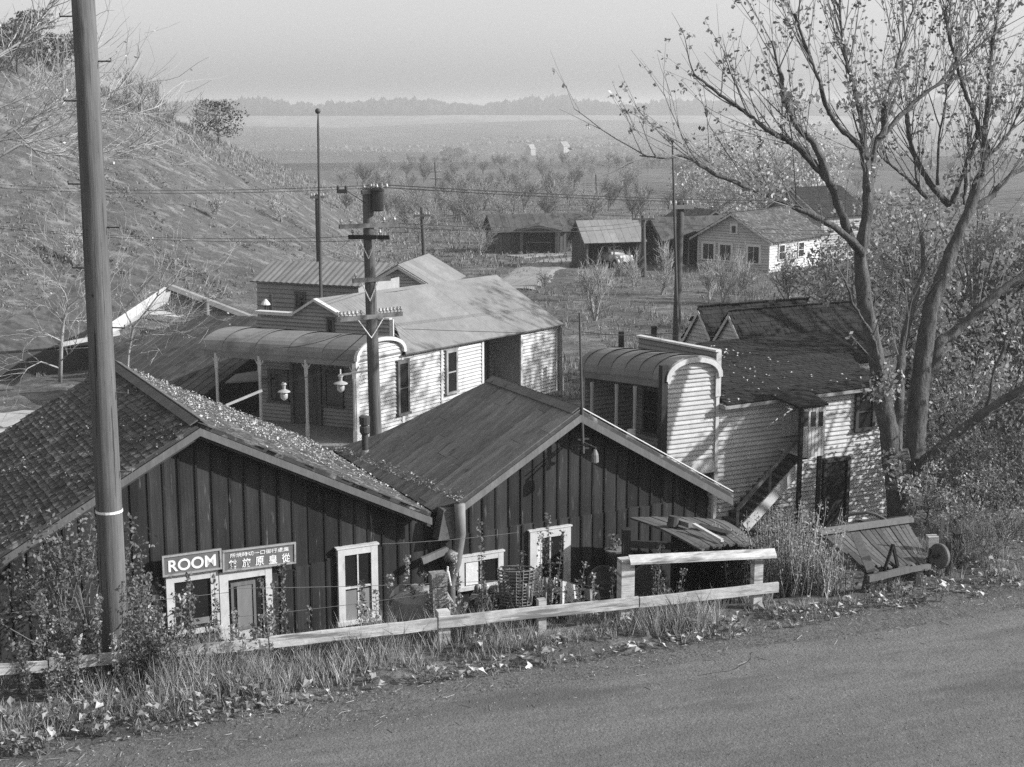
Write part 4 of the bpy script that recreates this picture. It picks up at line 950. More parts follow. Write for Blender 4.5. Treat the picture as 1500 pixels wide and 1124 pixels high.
# ================================================================== buildings at left rear
ms_ = thing('mossy_hall', 'long low building with mossy board roof, left of the barrel awning', 'building', tuple(P(250, 600, 54)))
h0, h1, h2_ = P(300, 579, 51), P(402, 500, 54), P(169, 503, 57)
nH = (h1-h0).cross(h2_-h0)
if nH.z < 0: nH = -nH
frH = plane_frame(h0, h1-h0, nH)
q = [h0, h1, Pp(376, 464, h0, nH), Pp(300, 463, h0, nH), h2_, Pp(150, 545, h0, nH), Pp(210, 560, h0, nH)]
strips(frH, q, 'moss_roof', ms_, 'roof', wd=.38, th=.02, seam=2.6, jit=.28, along='u')
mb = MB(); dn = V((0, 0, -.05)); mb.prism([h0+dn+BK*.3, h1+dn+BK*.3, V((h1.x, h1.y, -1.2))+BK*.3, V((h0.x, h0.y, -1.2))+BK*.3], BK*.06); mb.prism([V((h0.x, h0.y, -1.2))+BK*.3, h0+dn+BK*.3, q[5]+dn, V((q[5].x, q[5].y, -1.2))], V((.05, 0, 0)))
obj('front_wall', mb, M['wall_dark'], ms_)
mb = MB(); mb.prism([h0+V((0, 0, -.03)), h1+V((0, 0, -.03)), h1+V((0, 0, -.2)), h0+V((0, 0, -.2))], -BK*.04); obj('barge_board', mb, M['dark_board'], ms_)
mb = MB(); a = P(372, 548, 52); b = P(290, 572, 52); mb.prism([P(345, 548, 52), P(395, 541, 52.5), P(395, 556, 50.5), P(330, 560, 50.5)], V((0, 0, -.05))); obj('porch_roof', mb, M['tin_dark'], ms_)
mb = MB(); mb.bar(P(331, 594, 46.4), P(384, 572, 46.8), .05, .08); single('slanted_pole', mb, M['post_paint'], 'pale slanted pole leaning across the left awning bay', 'pole', tuple(P(331, 594, 46.4)))
# white gabled warehouse
wg = thing('white_warehouse', 'warehouse with broad pale gable and light roof edge, behind bare branches at left', 'building', tuple(P(250, 500, 62)))
pk = P(252, 427, 62); rg_ = P(352, 463, 63.5); lf = P(165, 486, 61)
gw = Wall(pk, (V((rg_.x, rg_.y, 0))-V((pk.x, pk.y, 0))), (0, -1, 0)); tr = gw.px(352, 463)
a = gw.px(240, 459)
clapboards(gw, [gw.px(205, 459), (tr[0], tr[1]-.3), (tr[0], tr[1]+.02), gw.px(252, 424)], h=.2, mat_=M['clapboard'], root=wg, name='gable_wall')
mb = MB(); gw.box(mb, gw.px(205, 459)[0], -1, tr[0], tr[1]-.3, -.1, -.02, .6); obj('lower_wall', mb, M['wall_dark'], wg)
mb = MB(); mb.prism([P(246, 418, 61.3), P(362, 463, 63.0), P(350, 463, 66), P(252, 420, 66)], V((0, 0, -.1))); mb.prism([P(244, 423, 61.2), P(246, 417, 61.2), P(364, 462, 62.9), P(362, 468, 62.9)], V((0.1, .2, 0))); obj('roof', mb, M['tin'], wg)
mb = MB(); mb.prism([P(240, 421, 61), P(252, 421, 61.6), P(246, 443, 60.6), P(165, 489, 59), P(162, 473, 59.2)], V((-.1, .25, -.1))); obj('roof_edge', mb, M['white_paint'], wg)
mb = MB(); c = P(303, 468, 60); mb.tube([c-V((0, 0, .6)), c+V((0, 0, .75))], .12, 10); mb.tube([c+V((0, 0, .75)), c+V((0, 0, .85))], .17, 10); obj('flue', mb, M['tin_dark'], wg)
dk = thing('dark_barn', 'big barn with dark shingled roof on the far left, behind the white warehouse', 'barn', tuple(P(100, 500, 66)))
b0_, b1_, b2_ = P(-60, 520, 60), P(128, 404, 70), P(225, 404, 72)
nD = (b1_-b0_).cross(b2_-b0_); nD = nD if nD.z > 0 else -nD; frD = plane_frame(b0_, b1_-b0_, nD)
q = [b0_, Pp(10, 470, b0_, nD), b1_, b2_, Pp(175, 460, b0_, nD), Pp(150, 505, b0_, nD)]
strips(frD, q, 'moss_roof', dk, 'roof', wd=.5, seam=4, jit=.25)
mb = MB(); mb.prism([b0_-V((0, 0, .1)), q[5]-V((0, 0, .1)), V((q[5].x, q[5].y, -1.5)), V((b0_.x, b0_.y, -1.5))], V((0, .05, 0))); obj('side_wall', mb, M['wall_dark'], dk)
mb = MB(); mb.bar(P(90, 505, 57), P(175, 488, 58), .12, .16); obj('gutter_board', mb, M['clapboard'], dk)
# tin roofed shed behind the store
c5 = P(378, 470, 66); e5 = P(528, 470, 64)
tn_ = thing('tin_roof_shed', 'clapboard shed with corrugated roof and one small window, behind the store', 'shed', tuple(c5))
w5 = Wall(c5, V((e5.x-c5.x, e5.y-c5.y, 0)), (0, -1, 0)); tw = w5.px(525, 440)[0]; zt5 = w5.px(450, 416)[1]
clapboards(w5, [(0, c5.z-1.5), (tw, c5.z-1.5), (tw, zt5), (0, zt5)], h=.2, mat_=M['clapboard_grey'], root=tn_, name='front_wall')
ea, eb = w5.at(w5.px(371, 414)[0], zt5+.02, .3), w5.at(w5.px(532, 418)[0], zt5+.02, .3)
sl5 = .42; bk5 = -w5.n; ra5 = ea+bk5*3+V((0, 0, 3*sl5)); 
nn5 = (eb-ea).cross(ra5-ea); fr5 = plane_frame(ea, eb-ea, nn5)
q = [ea, eb, Pp(578, 386, ea, nn5), Pp(399, 383, ea, nn5)]
corrugated(fr5, q, 'tin', tn_, 'roof', wave=.3, amp=.025, panel=.6, jit=.14)
mb = MB(); mb.prism([w5.at(tw, c5.z-1.5, 0), w5.at(tw, zt5, 0), w5.at(tw, zt5, -4), w5.at(tw, c5.z-1.5, -4)], w5.d*-.05); obj('side_wall', mb, M['clapboard_grey'], tn_); mb = MB(); mb.prism([w5.at(.0, c5.z-1.5, 0), w5.at(.0, zt5, 0), w5.at(0, zt5, -4), w5.at(0, c5.z-1.5, -4)], w5.d*.05); obj('side_wall', mb, M['clapboard_grey'], tn_)
a = w5.px(433, 428); b = w5.px(449, 452); window(w5, tn_, a[0], b[1], b[0], a[1], fw=.07, cols=2, rows=2, frame='grey_wood', base=.075, label=None)
mb = MB(); c = P(390, 458, 64); mb.tube([c-V((0, 0, .5)), c+V((0, 0, .35))], .08, 8); obj('flue', mb, M['iron'], tn_); mb = MB(); mb.tube([c+V((0, 0, .35)), c+V((0, 0, .42)), c+V((0, 0, .6))], [.22, .2, .05], 10); obj('flue_cap', mb, M['white_metal'], tn_)
mb = MB(); c = P(397, 458, 64); mb.bar(c-V((0, 0, .5)), c+V((0, 0, .8)), .12, .12); obj('flue', mb, M['iron'], tn_)
# small gable right of it
gable_house('small_shed', 'small tin roofed shed with white gable, just right of the transformer pole', tuple(P(538, 470, 70)), 12, 3.3, 5, 1.75, .95, 'clapboard', 'tin', over=.3, roofk='tin', cat='shed')
# ================================================================== valley houses and barns
def gnd(px, py):                           # ground point seen at a pixel (flat valley)
    p = Pz(px, py, -2)
    for _ in range(4): p = Pz(px, py, gz(p.x, p.y))
    return p
g = gnd(1022, 392); fhr, fw_, fs_, fdr, fwd = gable_house('farmhouse', 'grey gabled farmhouse with white framed windows at the end of the dirt track', tuple(g), 40, 6.4, 8, 2.6, 1.8, 'clapboard', 'shingle', over=.5, roofk='shingle', hh=.2)
z = g.z
for (t0, t1, a0, a1, c_) in ((.35, 1.65, .7, 2.1, 2), (1.9, 3.2, .7, 2.1, 2), (4.4, 5.7, .65, 2.1, 2), (2.9, 3.6, 2.85, 3.6, 1)): window(fw_, fhr, t0, z+a0, t1, z+a1, fw=.17, cols=c_, rows=1, frame='white_metal', base=.075, label=None)
window(fs_, fhr, 1.2, z+.9, 2.2, z+2.1, fw=.1, base=.075, label=None); window(fs_, fhr, 4.2, z+.9, 5.2, z+2.1, fw=.1, base=.075, label=None)
for t_ in (-.03, 6.3): mb = MB(); fw_.box(mb, t_, z, t_+.13, z+2.5, 0, .06); obj('corner_trim', mb, M['white_paint'], fhr)
mb = MB(); mb.prism([fw_.at(-2.4, z+1.95, 1), fw_.at(.4, z+2.9, 1), fw_.at(.4, z+2.9, -5), fw_.at(-2.4, z+1.95, -5)], V((0, 0, .08))); obj('porch_roof', mb, M['shingle'], fhr)
for o_ in (.9, -2, -4.8): p = fw_.at(-2.2, z-.4, o_); mb = MB(); mb.bar(p, p+V((0, 0, 2.4)), .12, .12); obj('porch_post', mb, M['white_paint'], fhr)
g2 = gnd(1118, 376); gable_house('farmhouse', 'dark roofed farmhouse with a white gable, just behind the grey farmhouse', tuple(g2), 52, 6.2, 5.5, 3.9, 2.0, 'clapboard_grey', 'shingle_b', over=.4, roofk='shingle', hh=.2)
g = gnd(838, 388); sh, sw_, ss_, sdr, swd = gable_house('garage', 'open sided board garage sheltering a pale car', tuple(g), 72, 3.3, 4.6, 2.25, 1.35, 'grey_wood', 'tin', over=.35, open_side=True, cat='garage', roofk='strips')
for t_ in (.08, 4.5): p = ss_.at(t_, g.z-.3, -.05); mb = MB(); mb.bar(p, p+V((0, 0, 2.5)), .12, .12); obj('post', mb, M['bare_wood'], sh)
mb = MB(); p = ss_.at(2.3, g.z-.3, -.05); mb.bar(p, p+V((0, 0, 2.5)), .12, .12)
p = ss_.at(2.3, g.z+1.8, -.05); mb.bar(p, p+sdr*.5+V((0, 0, .45)), .08, .08); mb.bar(p, p-sdr*.5+V((0, 0, .45)), .08, .08)
obj('post', mb, M['bare_wood'], sh)
# old car
cc_ = ss_.at(2.9, g.z+.02, -.6)
car = thing('parked_car', 'pale rounded old sedan parked under the open garage roof', 'car', tuple(cc_))
cr = math.radians(150); fx = V((math.sin(cr), math.cos(cr), 0)); fy = V((fx.y, -fx.x, 0)); cb_ = ss_.at(2.6, g.z+.05, -1.0)
def cpt(a, b, h): return cb_+fx*a+fy*b+V((0, 0, h))
def loft(secs, mt, name, parent, smooth=True):
    mb = MB(); n = len(secs[0])
    for k in range(len(secs)-1):
        for i in range(n): j = (i+1) % n; mb.face([secs[k][i], secs[k][j], secs[k+1][j], secs[k+1][i]])
    mb.face(secs[0][::-1]); mb.face(secs[-1]); return obj(name, mb, M[mt], parent, smooth=False)
def sec(a, w, h0, h1, r=.3):
    out = []
    for i in range(16):
        th = 2*PI*i/16; cx_, sy_ = math.cos(th), math.sin(th); ex = .6
        out.append(cpt(a, w*math.copysign(abs(cx_)**ex, cx_), (h0+h1)/2+(h1-h0)/2*math.copysign(abs(sy_)**ex, sy_)))
    return out
loft([sec(-2.0, .5, .45, .75), sec(-1.8, .72, .35, 1.0), sec(-.8, .8, .35, 1.1), sec(.6, .8, .35, 1.1), sec(.8, .62, .4, 1.05), sec(1.8, .42, .45, 1.0), sec(1.95, .3, .5, .85)], 'car', 'body', car)
loft([sec(-1.6, .45, .9, 1.1), sec(-1.2, .62, .95, 1.5), sec(-.6, .68, .95, 1.65), sec(.3, .66, .95, 1.6), sec(.7, .62, .95, 1.15)], 'car', 'cabin', car)
for s in (-1, 1):
    mb = MB(); 
    for a0, a1 in ((-1.0, -.45), (-.35, .25)): mb.prism([cpt(a0, s*.64, 1.15), cpt(a1, s*.64, 1.15), cpt(a1-.03, s*.6, 1.5), cpt(a0+.03, s*.6, 1.5)], fy*s*.06)
    obj('side_window', mb, M['glass'], car)
    for a_ in (-1.35, 1.35):
        mb = MB(); mb.lathe(cpt(a_, s*.62, .35), [(.02, 0), (.33, 0), (.35, .04), (.35, .12), (.3, .16), (.02, .16)], 18, axis=fy*s); wv_ = obj('wheel', mb, M['rubber'], car)
        mb = MB(); mb.lathe(cpt(a_, s*.785, .35), [(.15, 0), (.12, .02), (.02, .04)], 12, axis=fy*s); obj('hub_cap', mb, M['white_metal'], wv_)
        mb = MB(); pts_ = [cpt(a_+.42*math.cos(q_), s*.66, .4+.38*math.sin(q_)) for q_ in [i*PI/8 for i in range(9)]]; mb.tube(pts_, .13, 8); obj('fender', mb, M['car'], car, smooth=True)
    mb = MB(); mb.lathe(cpt(1.75, s*.5, .9), [(.03, 0), (.1, .08), (.1, .14), (.02, .16)], 12, axis=fx); obj('headlight', mb, M['white_metal'], car)
mb = MB(); mb.prism([cpt(.58, -.5, 1.15), cpt(.58, .5, 1.15), cpt(.36, .45, 1.52), cpt(.36, -.45, 1.52)], fx*.06); obj('windscreen', mb, M['glass'], car)
g = gnd(762, 372); sh2, w2_, s2_, _, _ = gable_house('open_shed', 'open fronted shed with a workbench inside, left of the garages', tuple(g), 5, 3.3, 5, 2.1, .35, 'grey_wood', 'moss_roof', over=.3, openfront=(.25, 3.05, 1.9), cat='shed')
mb = MB(); p = w2_.at(.4, g.z+.95, -1); mb.bar(p, w2_.at(2.8, g.z+.95, -1), .7, .06)
for t_ in (.5, 2.6): q_ = w2_.at(t_, g.z, -1); mb.bar(q_, q_+V((0, 0, .95)), .1, .1)
obj('workbench', mb, M['bare_wood'], sh2)
g = gnd(712, 366); gable_house('barn', 'low barn with dull roof, at the left end of the row of sheds', tuple(g), 75, 3.4, 6.5, 2.0, 1.2, 'grey_wood', 'moss_roof', over=.35, cat='barn')
g = gnd(762, 364); gable_house('barn', 'low barn with dull roof, second from the left in the row of sheds', tuple(P(752, 368, g.y+7)), 70, 3.4, 6.5, 2.3, 1.3, 'grey_wood', 'moss_roof', over=.35, cat='barn')
g = gnd(942, 384); sh3, _, s3_, _, _ = gable_house('barn', 'dark roofed barn with open front between the garage and the grey farmhouse', tuple(g), 68, 3.6, 6.0, 2.3, 1.4, 'dark_board', 'moss_roof', over=.4, open_side=True, cat='barn')
g = gnd(1012, 372); gable_house('cottage', 'small gabled cottage with dark roof, half hidden left of the grey farmhouse', tuple(g), -20, 4.2, 6, 2.5, 1.2, 'grey_wood', 'shingle', over=.4, cat='cottage')
for (px, py, w_, lb) in ((771, 226, 5, 'tiny white farmhouse far out in the valley, left of the pair'), (817, 222, 6.5, 'tiny white farmhouse far out in the valley, right of the pair')):
    g = gnd(px, py); k = g.y/700; gable_house('distant_house', lb, tuple(g), 40, w_*k*.55, w_*k*.7, 3.2*k*.8, 2*k, 'clapboard_grey', 'tin', over=.4, roofk='strips', group='white farmhouses far out in the valley', hh=1)
# ================================================================== poles and wires
def tapered(b, t, r0, r1, seg=12, wob=.0):
    mb = MB(); n = 14; pts = [b.lerp(t, i/n)+V((wob*NZ.noise(V((i*.7, b.x, 0))), wob*NZ.noise(V((i*.7, b.x, 5))), 0)) for i in range(n+1)]
    mb.tube(pts, [lerp(r0, r1, i/n) for i in range(n+1)], seg); return mb
Yp = 21.9; b = P(170, 952, Yp); b.z = gz(b.x, b.y)-.5; t = P(120, -40, Yp)
pb = V((P(169, 930, Yp).x, Yp, b.z)); pt_ = V((P(120.5, -30, Yp).x, Yp, t.z))
up_ = thing('utility_pole', 'thick cracked wooden utility pole with step pegs, nearest the road at left', 'pole', tuple(pb), 'utility poles')
obj('shaft', tapered(pb, pt_, .212, .165, 28, .012), M['pole_wood'], up_, smooth=True)
def ppole(py): f = 0; 
def pole_at(py, dx):
    p = Pp(145, py, V((0, Yp, 0)), V((0, 1, 0))); f = (p.z-pb.z)/(pt_.z-pb.z); c = pb.lerp(pt_, f); r = lerp(.212, .165, f); return c, r
for py, s in ((24, -1), (90, 1), (148, -1), (270, -1), (333, 1), (393, -1), (480, 1), (575, 1), (637, -1), (690, 1)):
    c, r = pole_at(py, 0); mb = MB(); a = c+V((s*r*.9, 0, 0)); e = c+V((s*(r+.2), -.05*s, 0)); mb.tube([a, e, e+V((0, 0, .05))], .011, 6); obj('step_peg', mb, M['bare_wood' if py > 500 else 'iron'], up_)
c, r = pole_at(748, 0); mb = MB(); mb.tube([c-V((0, 0, .02)), c+V((0, 0, .02))], r+.008, 20); obj('band', mb, M['white_metal'], up_)
WIRES = []
def wire(p, q, sag, r=.0065):
    pts = [p.lerp(q, i/14)-V((0, 0, sag*4*(i/14)*(1-i/14))) for i in range(15)]; WIRES.append((pts, r))
# transformer pole
Yt = 38; tb0 = V((P(553, 650, Yt).x, Yt, -1.2)); tt0 = P(538, 276, Yt)
tp = thing('utility_pole', 'utility pole carrying a transformer can and four crossarms with glass insulators', 'pole', tuple(tb0), 'utility poles')
obj('shaft', tapered(tb0, tt0, .175, .135, 16, .01), M['pole_wood'], tp, smooth=True)
def tpx(py):
    z = P(545, py, Yt).z; return tb0.lerp(tt0, (z-tb0.z)/(tt0.z-tb0.z))
adir = V((.93, -.12, 0)).normalized()
def crossarm(c, d, half, parent, h=.11, w=.09, ins=None, mt='grey_wood', off=.15, braces=True, ih=.13, yo=-1):
    c = c+V((0, yo*off, 0)); mb = MB(); mb.bar(c-d*half[0], c+d*half[1], w, h); ca = obj('crossarm', mb, M[mt], parent)
    for s in ins or []:
        p = c+d*s+V((0, 0, h/2)); mb = MB(); mb.lathe(p, [(.012, 0), (.012, .05), (.04, .055), (.045, .09), (.03, .105), (.035, .13), (.02, ih+.02)], 10); obj('insulator', mb, M['insulator'], ca, smooth=True)
    if braces:
        mb = MB()
        for s in (-.5, .5): mb.bar(c+d*s*half[1]*.8+V((0, -.06, -h/2)), c+V((0, -.03, -.55)), .035, .02)
        obj('brace', mb, M['white_metal'], parent)
    return c
crossarm(tpx(463)+V((.0, 0, 0)), V((.80, .6, 0)).normalized(), (1.05, .95), tp, ins=[-1.0, -.92, -.8, -.68, -.56, -.44, -.3, .28, .38, .49, .6, .71, .82, .92], mt='bare_wood')
crossarm(tpx(409), V((.85, .5, 0)).normalized(), (.48, .58), tp, ins=[-.4], mt='bare_wood')
c348 = crossarm(tpx(347), V((.93, -.1, 0)).normalized(), (.52, .55), tp, ins=[-.42, .3], mt='dark_board')
crossarm(tpx(330), V((.85, .5, 0)).normalized(), (.8, .85), tp, ins=[-.75, -.5, .45, .75], mt='bare_wood', braces=False)
crossarm(tpx(281), V((.85, .5, 0)).normalized(), (.15, .62), tp, ins=[-.08, .12, .28, .42, .56], mt='bare_wood', braces=False)
c = tpx(292)+V((.27, -.12, 0)); mb = MB(); mb.lathe(c-V((0, 0, .3)), [(.13, 0), (.16, .03), (.16, .5), (.175, .52), (.175, .56), (.1, .6)], 18); tf = obj('transformer', mb, M['iron'], tp, smooth=False)
for s in (-.1, .1): mb = MB(); mb.lathe(c+V((s, -.05, .3)), [(.03, 0), (.045, .05), (.03, .1), (.04, .14)], 8); obj('bushing', mb, M['insulator'], tf)
mb = MB(); a = P(501, 279, 37); mb.bar(a-V((.13, 0, .03)), a+V((.13, 0, -.03)), .08, .09)
for s in (-.1, .1): mb.lathe(a+V((s, 0, 0)), [(.03, 0), (.04, .08), (.02, .12)], 8)
mb.bar(a+V((.1, 0, 0)), tpx(300), .02, .02); obj('wire_spreader', mb, M['iron'], tp)
# more poles
def simple_pole(px, ptop, pbot, Y, r, label, arms=(), lean=0, mt='pole_far', zb=None, ins=False):
    t = P(px, ptop, Y); b = P(px+lean, pbot, Y); z = gz(b.x, b.y)-.3 if zb is None else zb
    f = (z-b.z)/(t.z-b.z); bb = b.lerp(t, f); root = thing('utility_pole', label, 'pole', tuple(bb), 'utility poles')
    obj('shaft', tapered(bb, t, r*1.15, r*.85, 10, .02), M[mt], root, smooth=True)
    for (pya, l, m_, dy) in arms:
        cz = P(px, pya, Y).z; c = bb.lerp(t, (cz-bb.z)/(t.z-bb.z)); d = V((1, dy, 0)).normalized()
        mb = MB(); mb.bar(c-d*l+V((0, -r, 0)), c+d*l+V((0, -r, 0)), .1, .12); ca = obj('crossarm', mb, M[m_], root)
        for s in (-.85, -.45, .45, .85): mb = MB(); mb.lathe(c+d*l*s+V((0, -r, .06)), [(.02, 0), (.05, .06), (.03, .14)], 8); obj('insulator', mb, M['insulator'], ca)
    return bb, t
simple_pole(465, 285, 380, 74, .16, 'stout leaning utility pole beside the flagpole, below the hillside', arms=((289, .35, 'pole_far', .3),), lean=3)
simple_pole(618, 304, 420, 88, .13, 'slim utility pole with one short crossarm, behind the store roof', arms=((316, .5, 'pole_far', .2),), lean=5)
simple_pole(637, 238, 292, 230, .13, 'distant utility pole with a short crossarm, right of the hill foot', arms=((252, .9, 'pole_far', .2), (262, .9, 'pole_far', .2)), lean=3)
simple_pole(873, 256, 312, 205, .13, 'distant utility pole with pale crossarm among the orchard trees', arms=((281, 1.2, 'bare_wood', .1),), lean=2)
simple_pole(942, 316, 385, 108, .17, 'utility pole with crossarm standing right of the car garage', arms=((321, .85, 'pole_far', .15),), lean=1)
simple_pole(1195, 240, 300, 190, .12, 'thin distant utility pole above the farmhouse roofs', lean=1)
pbb, ptt = simple_pole(997, 297, 500, 45.5, .13, 'tall dark utility pole with pale crossarm behind the balcony house parapet', arms=((303, .42, 'bare_wood', .3),), lean=-6, zb=-1.9)
b = P(993, 500, 44.2); t = P(985, 209, 44.2); fl2 = thing('flagpole', 'thin pole close beside the tall dark utility pole, fixed behind the parapet', 'flagpole', tuple(b))
mb = MB(); mb.tube([b-V((0, 0, 2.5)), b, b.lerp(t, .5), t], [.05, .045, .04, .025], 8); obj('pole', mb, M['pole_far'], fl2)
mb = MB(); mb.tube([t, t+V((0, 0, .05)), t+V((0, 0, .08))], [.05, .06, .02], 8); obj('cap', mb, M['iron'], fl2)
# wires along the valley and from pole to pole
for k, (ya, yb) in enumerate(((263, 268), (268, 272))):
    wire(P(-120, ya-4, 60), P(540, yb+4, 38), .3); wire(P(548, yb+2, 38), P(1560, yb+2, 95), .7, .013)
wire(P(-120, 314, 55), P(512, 347, 38), .35); wire(P(-120, 318, 55), P(566, 352, 38), .35); wire(P(512, 352, 38), P(466, 372, 74), .2)
for k, y in enumerate((326, 332)): wire(P(560, y, 38.5), P(942, y-2, 108), .3, .012); wire(P(942, y-2, 108), P(1560, y-6, 108), .8, .014)
for k, dx in enumerate((0, 6, 12)): wire(P(640, 262+2*k, 230), P(873, 268+k*3, 205), .8, .02); wire(P(873, 268+k*3, 205), P(1560, 285+k*3, 205), 2, .02)
wire(P(590, 482, 38.5), P(1560, 486, 52), .2); wire(P(500, 490, 37), P(400, 510, 44), .1, .01)
wire(P(850, 486, 45), P(993, 487, 45.4), .1, .012)
wire(P(556, 330, 38), P(618, 318, 88), .1)
wire(P(330, 594, 46.4), P(386, 570, 47), .05)
wire(P(210, 668, 27.5), P(300, 672, 27), .05, .008)
for i, (pts, r) in enumerate(WIRES):
    mb = MB(); mb.tube(pts, r, 4); single('overhead_wire', mb, M['wire'], 'thin overhead wire strung between the poles', 'wire', tuple(pts[0]), 'overhead wires between the poles')
for (p, q_, s_) in (((-10, 900, 22.6), (335, 868, 24.4), .02), ((335, 862, 24.4), (745, 850, 26.5), .03), ((335, 905, 23.8), (640, 868, 25), .03), ((560, 797, 26), (760, 780, 27), .03)):
    mb = MB(); a, b = P(*p), P(*q_); mb.tube([a.lerp(b, i/8)-V((0, 0, s_*4*(i/8)*(1-i/8))) for i in range(9)], .005, 4); single('fence_wire', mb, M['tub'], 'thin slack wire stretched before the dark board walls', 'wire', tuple(a), 'slack wires before the board walls')
# small fence posts beyond the balcony awning
for (x, y0, y1, lb) in ((910, 478, 502, 'short dark fence post with a pale mark behind the balcony awning'), (958, 470, 494, 'short dark fence post near the tall pole foot')):
    mb = MB(); a = P(x, y1+20, 56); b = P(x, y0+8, 56); a.z = gz(a.x, a.y)-.2; mb.bar(a, b, .22, .2); single('fence_post', mb, M['dark_board'], lb, 'post', tuple(a), 'posts in the field')
# ================================================================== ground, roads
def hit(px, py, y0=20):
    d = ray(px, py); y = y0; prev = None
    while y < 4000:
        p = CAM+d*(y/d.y)
        if p.z < gz(p.x, p.y):
            lo, hi = y/1.012, y
            for _ in range(10):
                m = (lo+hi)/2; p = CAM+d*(m/d.y)
                if p.z < gz(p.x, p.y): hi = m
                else: lo = m
            return p
        y *= 1.012
    return CAM+d*(3000/d.y)
rad = [3+.3*i for i in range(150)]
while rad[-1] < 5200: rad.append(rad[-1]*1.022)
az = [-180+6*i for i in range(23)]+[-42+.3*i for i in range(281)]+[48+6*i for i in range(22)]
mb = MB(); n = len(az); vs = []
for r in rad:
    for a in az:
        x = r*math.sin(math.radians(a)); y = r*math.cos(math.radians(a)); vs.append((x, y, gz(x, y)))
mb.v = vs; i0 = len(vs); mb.v.append((0, 0, ROAD_Z))
for k in range(len(rad)-1):
    for j in range(n):
        j2 = (j+1) % n; mb.f.append((k*n+j, k*n+j2, (k+1)*n+j2, (k+1)*n+j)); mb.t.append(1)
for j in range(n): mb.f.append((j, i0, (j+1) % n)); mb.t.append(1)
g = single('ground', mb, M['ground'], None, None, (0, 0, 0), kind='structure', smooth=True)
def edge_tab(pts):
    out = []
    for px, py in pts:
        p = Pz(px, py, ROAD_Z); out.append((p.x*FD[0]+p.y*FD[1], fence_s(p.x, p.y)))
    return sorted(out)
GR = edge_tab([(-150, 1135), (150, 1092), (560, 1012), (800, 975), (1000, 948), (1220, 905), (1471, 868), (1700, 835)])
PV = edge_tab([(-100, 1220), (330, 1104), (560, 1045), (740, 1012), (1100, 952), (1300, 922), (1471, 893), (1700, 858)])
def us(u, s): 
    d = u-(FP[0]*FD[0]+FP[1]*FD[1]); return FP[0]+d*FD[0]+s*FN[0], FP[1]+d*FD[1]+s*FN[1]
def road(name, tab, z, mt, rough):
    mb = MB(); U = [-80+.4*i for i in range(400)]; S = 44
    for i, u in enumerate(U):
        e = interp(tab, u)+rough*(NZ.noise(V((u*.6, z*9, 0)))+.6*NZ.noise(V((u*2.5, z*9, 7))))
        for k in range(S):
            s = e-.25*k if k < 24 else e-6-1.4*(k-24)
            x = FP[0]+(u-(FP[0]*FD[0]+FP[1]*FD[1]))*FD[0]+s*FN[0]; y = FP[1]+(u-(FP[0]*FD[0]+FP[1]*FD[1]))*FD[1]+s*FN[1]
            zz = z+.012*NZ.noise(V((x*.5, y*.5, 2)))*min(k, 6)/6+(-.03 if k == 0 else 0); mb.v.append((x, y, zz))
    for i in range(len(U)-1):
        for k in range(S-1): a = i*S+k; mb.f.append((a, a+1, a+S+1, a+S)); mb.t.append(1)
    return single(name, mb, M[mt], None, None, (0, 0, 0), kind='structure', smooth=True)
road('road_shoulder', GR, ROAD_Z+.028, 'gravel', .25)
rd = road('road', PV, ROAD_Z+.05, 'asphalt', .22)
for ci in range(9):
    mb = MB(); u = R(-4, 24); s = interp(PV, u)-R(.6, 5); an = R(-.5, .5)+(1.3 if ci % 3 == 0 else 0); w_ = .008
    for k in range(random.randrange(14, 40)):
        an += R(-.5, .5)*.8; an *= .93; u2, s2 = u+.09*math.cos(an), s+.09*math.sin(an); w2 = R(.003, .014)
        if s2 > interp(PV, u2)-.2: break
        x0, y0 = us(u, s-w_); x1, y1 = us(u, s+w_); x2, y2 = us(u2, s2+w2); x3, y3 = us(u2, s2-w2)
        zz = lambda x, y: ROAD_Z+.05+.012*NZ.noise(V((x*.5, y*.5, 2)))+.006
        mb.face([V((x0, y0, zz(x0, y0))), V((x1, y1, zz(x1, y1))), V((x2, y2, zz(x2, y2))), V((x3, y3, zz(x3, y3)))]); u, s, w_ = u2, s2, w2
    obj('crack', mb, M['wire'], rd)
def ribbon(name, pts, mt, lift=.07):
    mb = MB(); L_ = []
    for i in range(len(pts)-1):
        for k in range(6):
            t = k/6; L_.append([lerp(pts[i][q], pts[i+1][q], t) for q in range(4)])
    L_.append(pts[-1])
    rows = []
    for x0, y0, x1, y1 in L_:
        a, b = hit(x0, y0, 45), hit(x1, y1, 45); row = []
        for k in range(7):
            p = a.lerp(b, k/6); row.append(V((p.x, p.y, gz(p.x, p.y)+lift-(.12 if k in (0, 6) else 0))))
        rows.append(row)
    for r0, r1 in zip(rows, rows[1:]):
        for k in range(6): mb.face([r0[k], r0[k+1], r1[k+1], r1[k]])
    return single(name, mb, M[mt], None, None, (0, 0, 0), kind='structure', smooth=True)
ribbon('dirt_track', [(700, 424, 790, 425), (738, 404, 812, 410), (752, 392, 820, 398), (770, 384, 842, 389), (800, 378.5, 872, 383), (850, 376, 915, 380), (940, 375, 985, 378)], 'dirt')
ribbon('footpath', [(735, 376, 768, 378.5), (770, 372.5, 808, 376), (800, 371, 842, 375)], 'dirt')
mb = MB(); o_ = V((A0.x, A0.y, 0)); rows = []
for i in range(30):
    row = []
    for k in range(14):
        p = o_+awd*(-7+i*.75)-sd*(-.9+k*.6+.3*NZ.noise(V((i*.5, k, 0)))); row.append(V((p.x, p.y, gz(p.x, p.y)+.05)))
    rows.append(row)
for r0, r1 in zip(rows, rows[1:]):
    for k in range(13): mb.face([r0[k], r0[k+1], r1[k+1], r1[k]])
single('street', mb, M['street_dust'], None, None, (0, 0, 0), kind='structure', smooth=True)
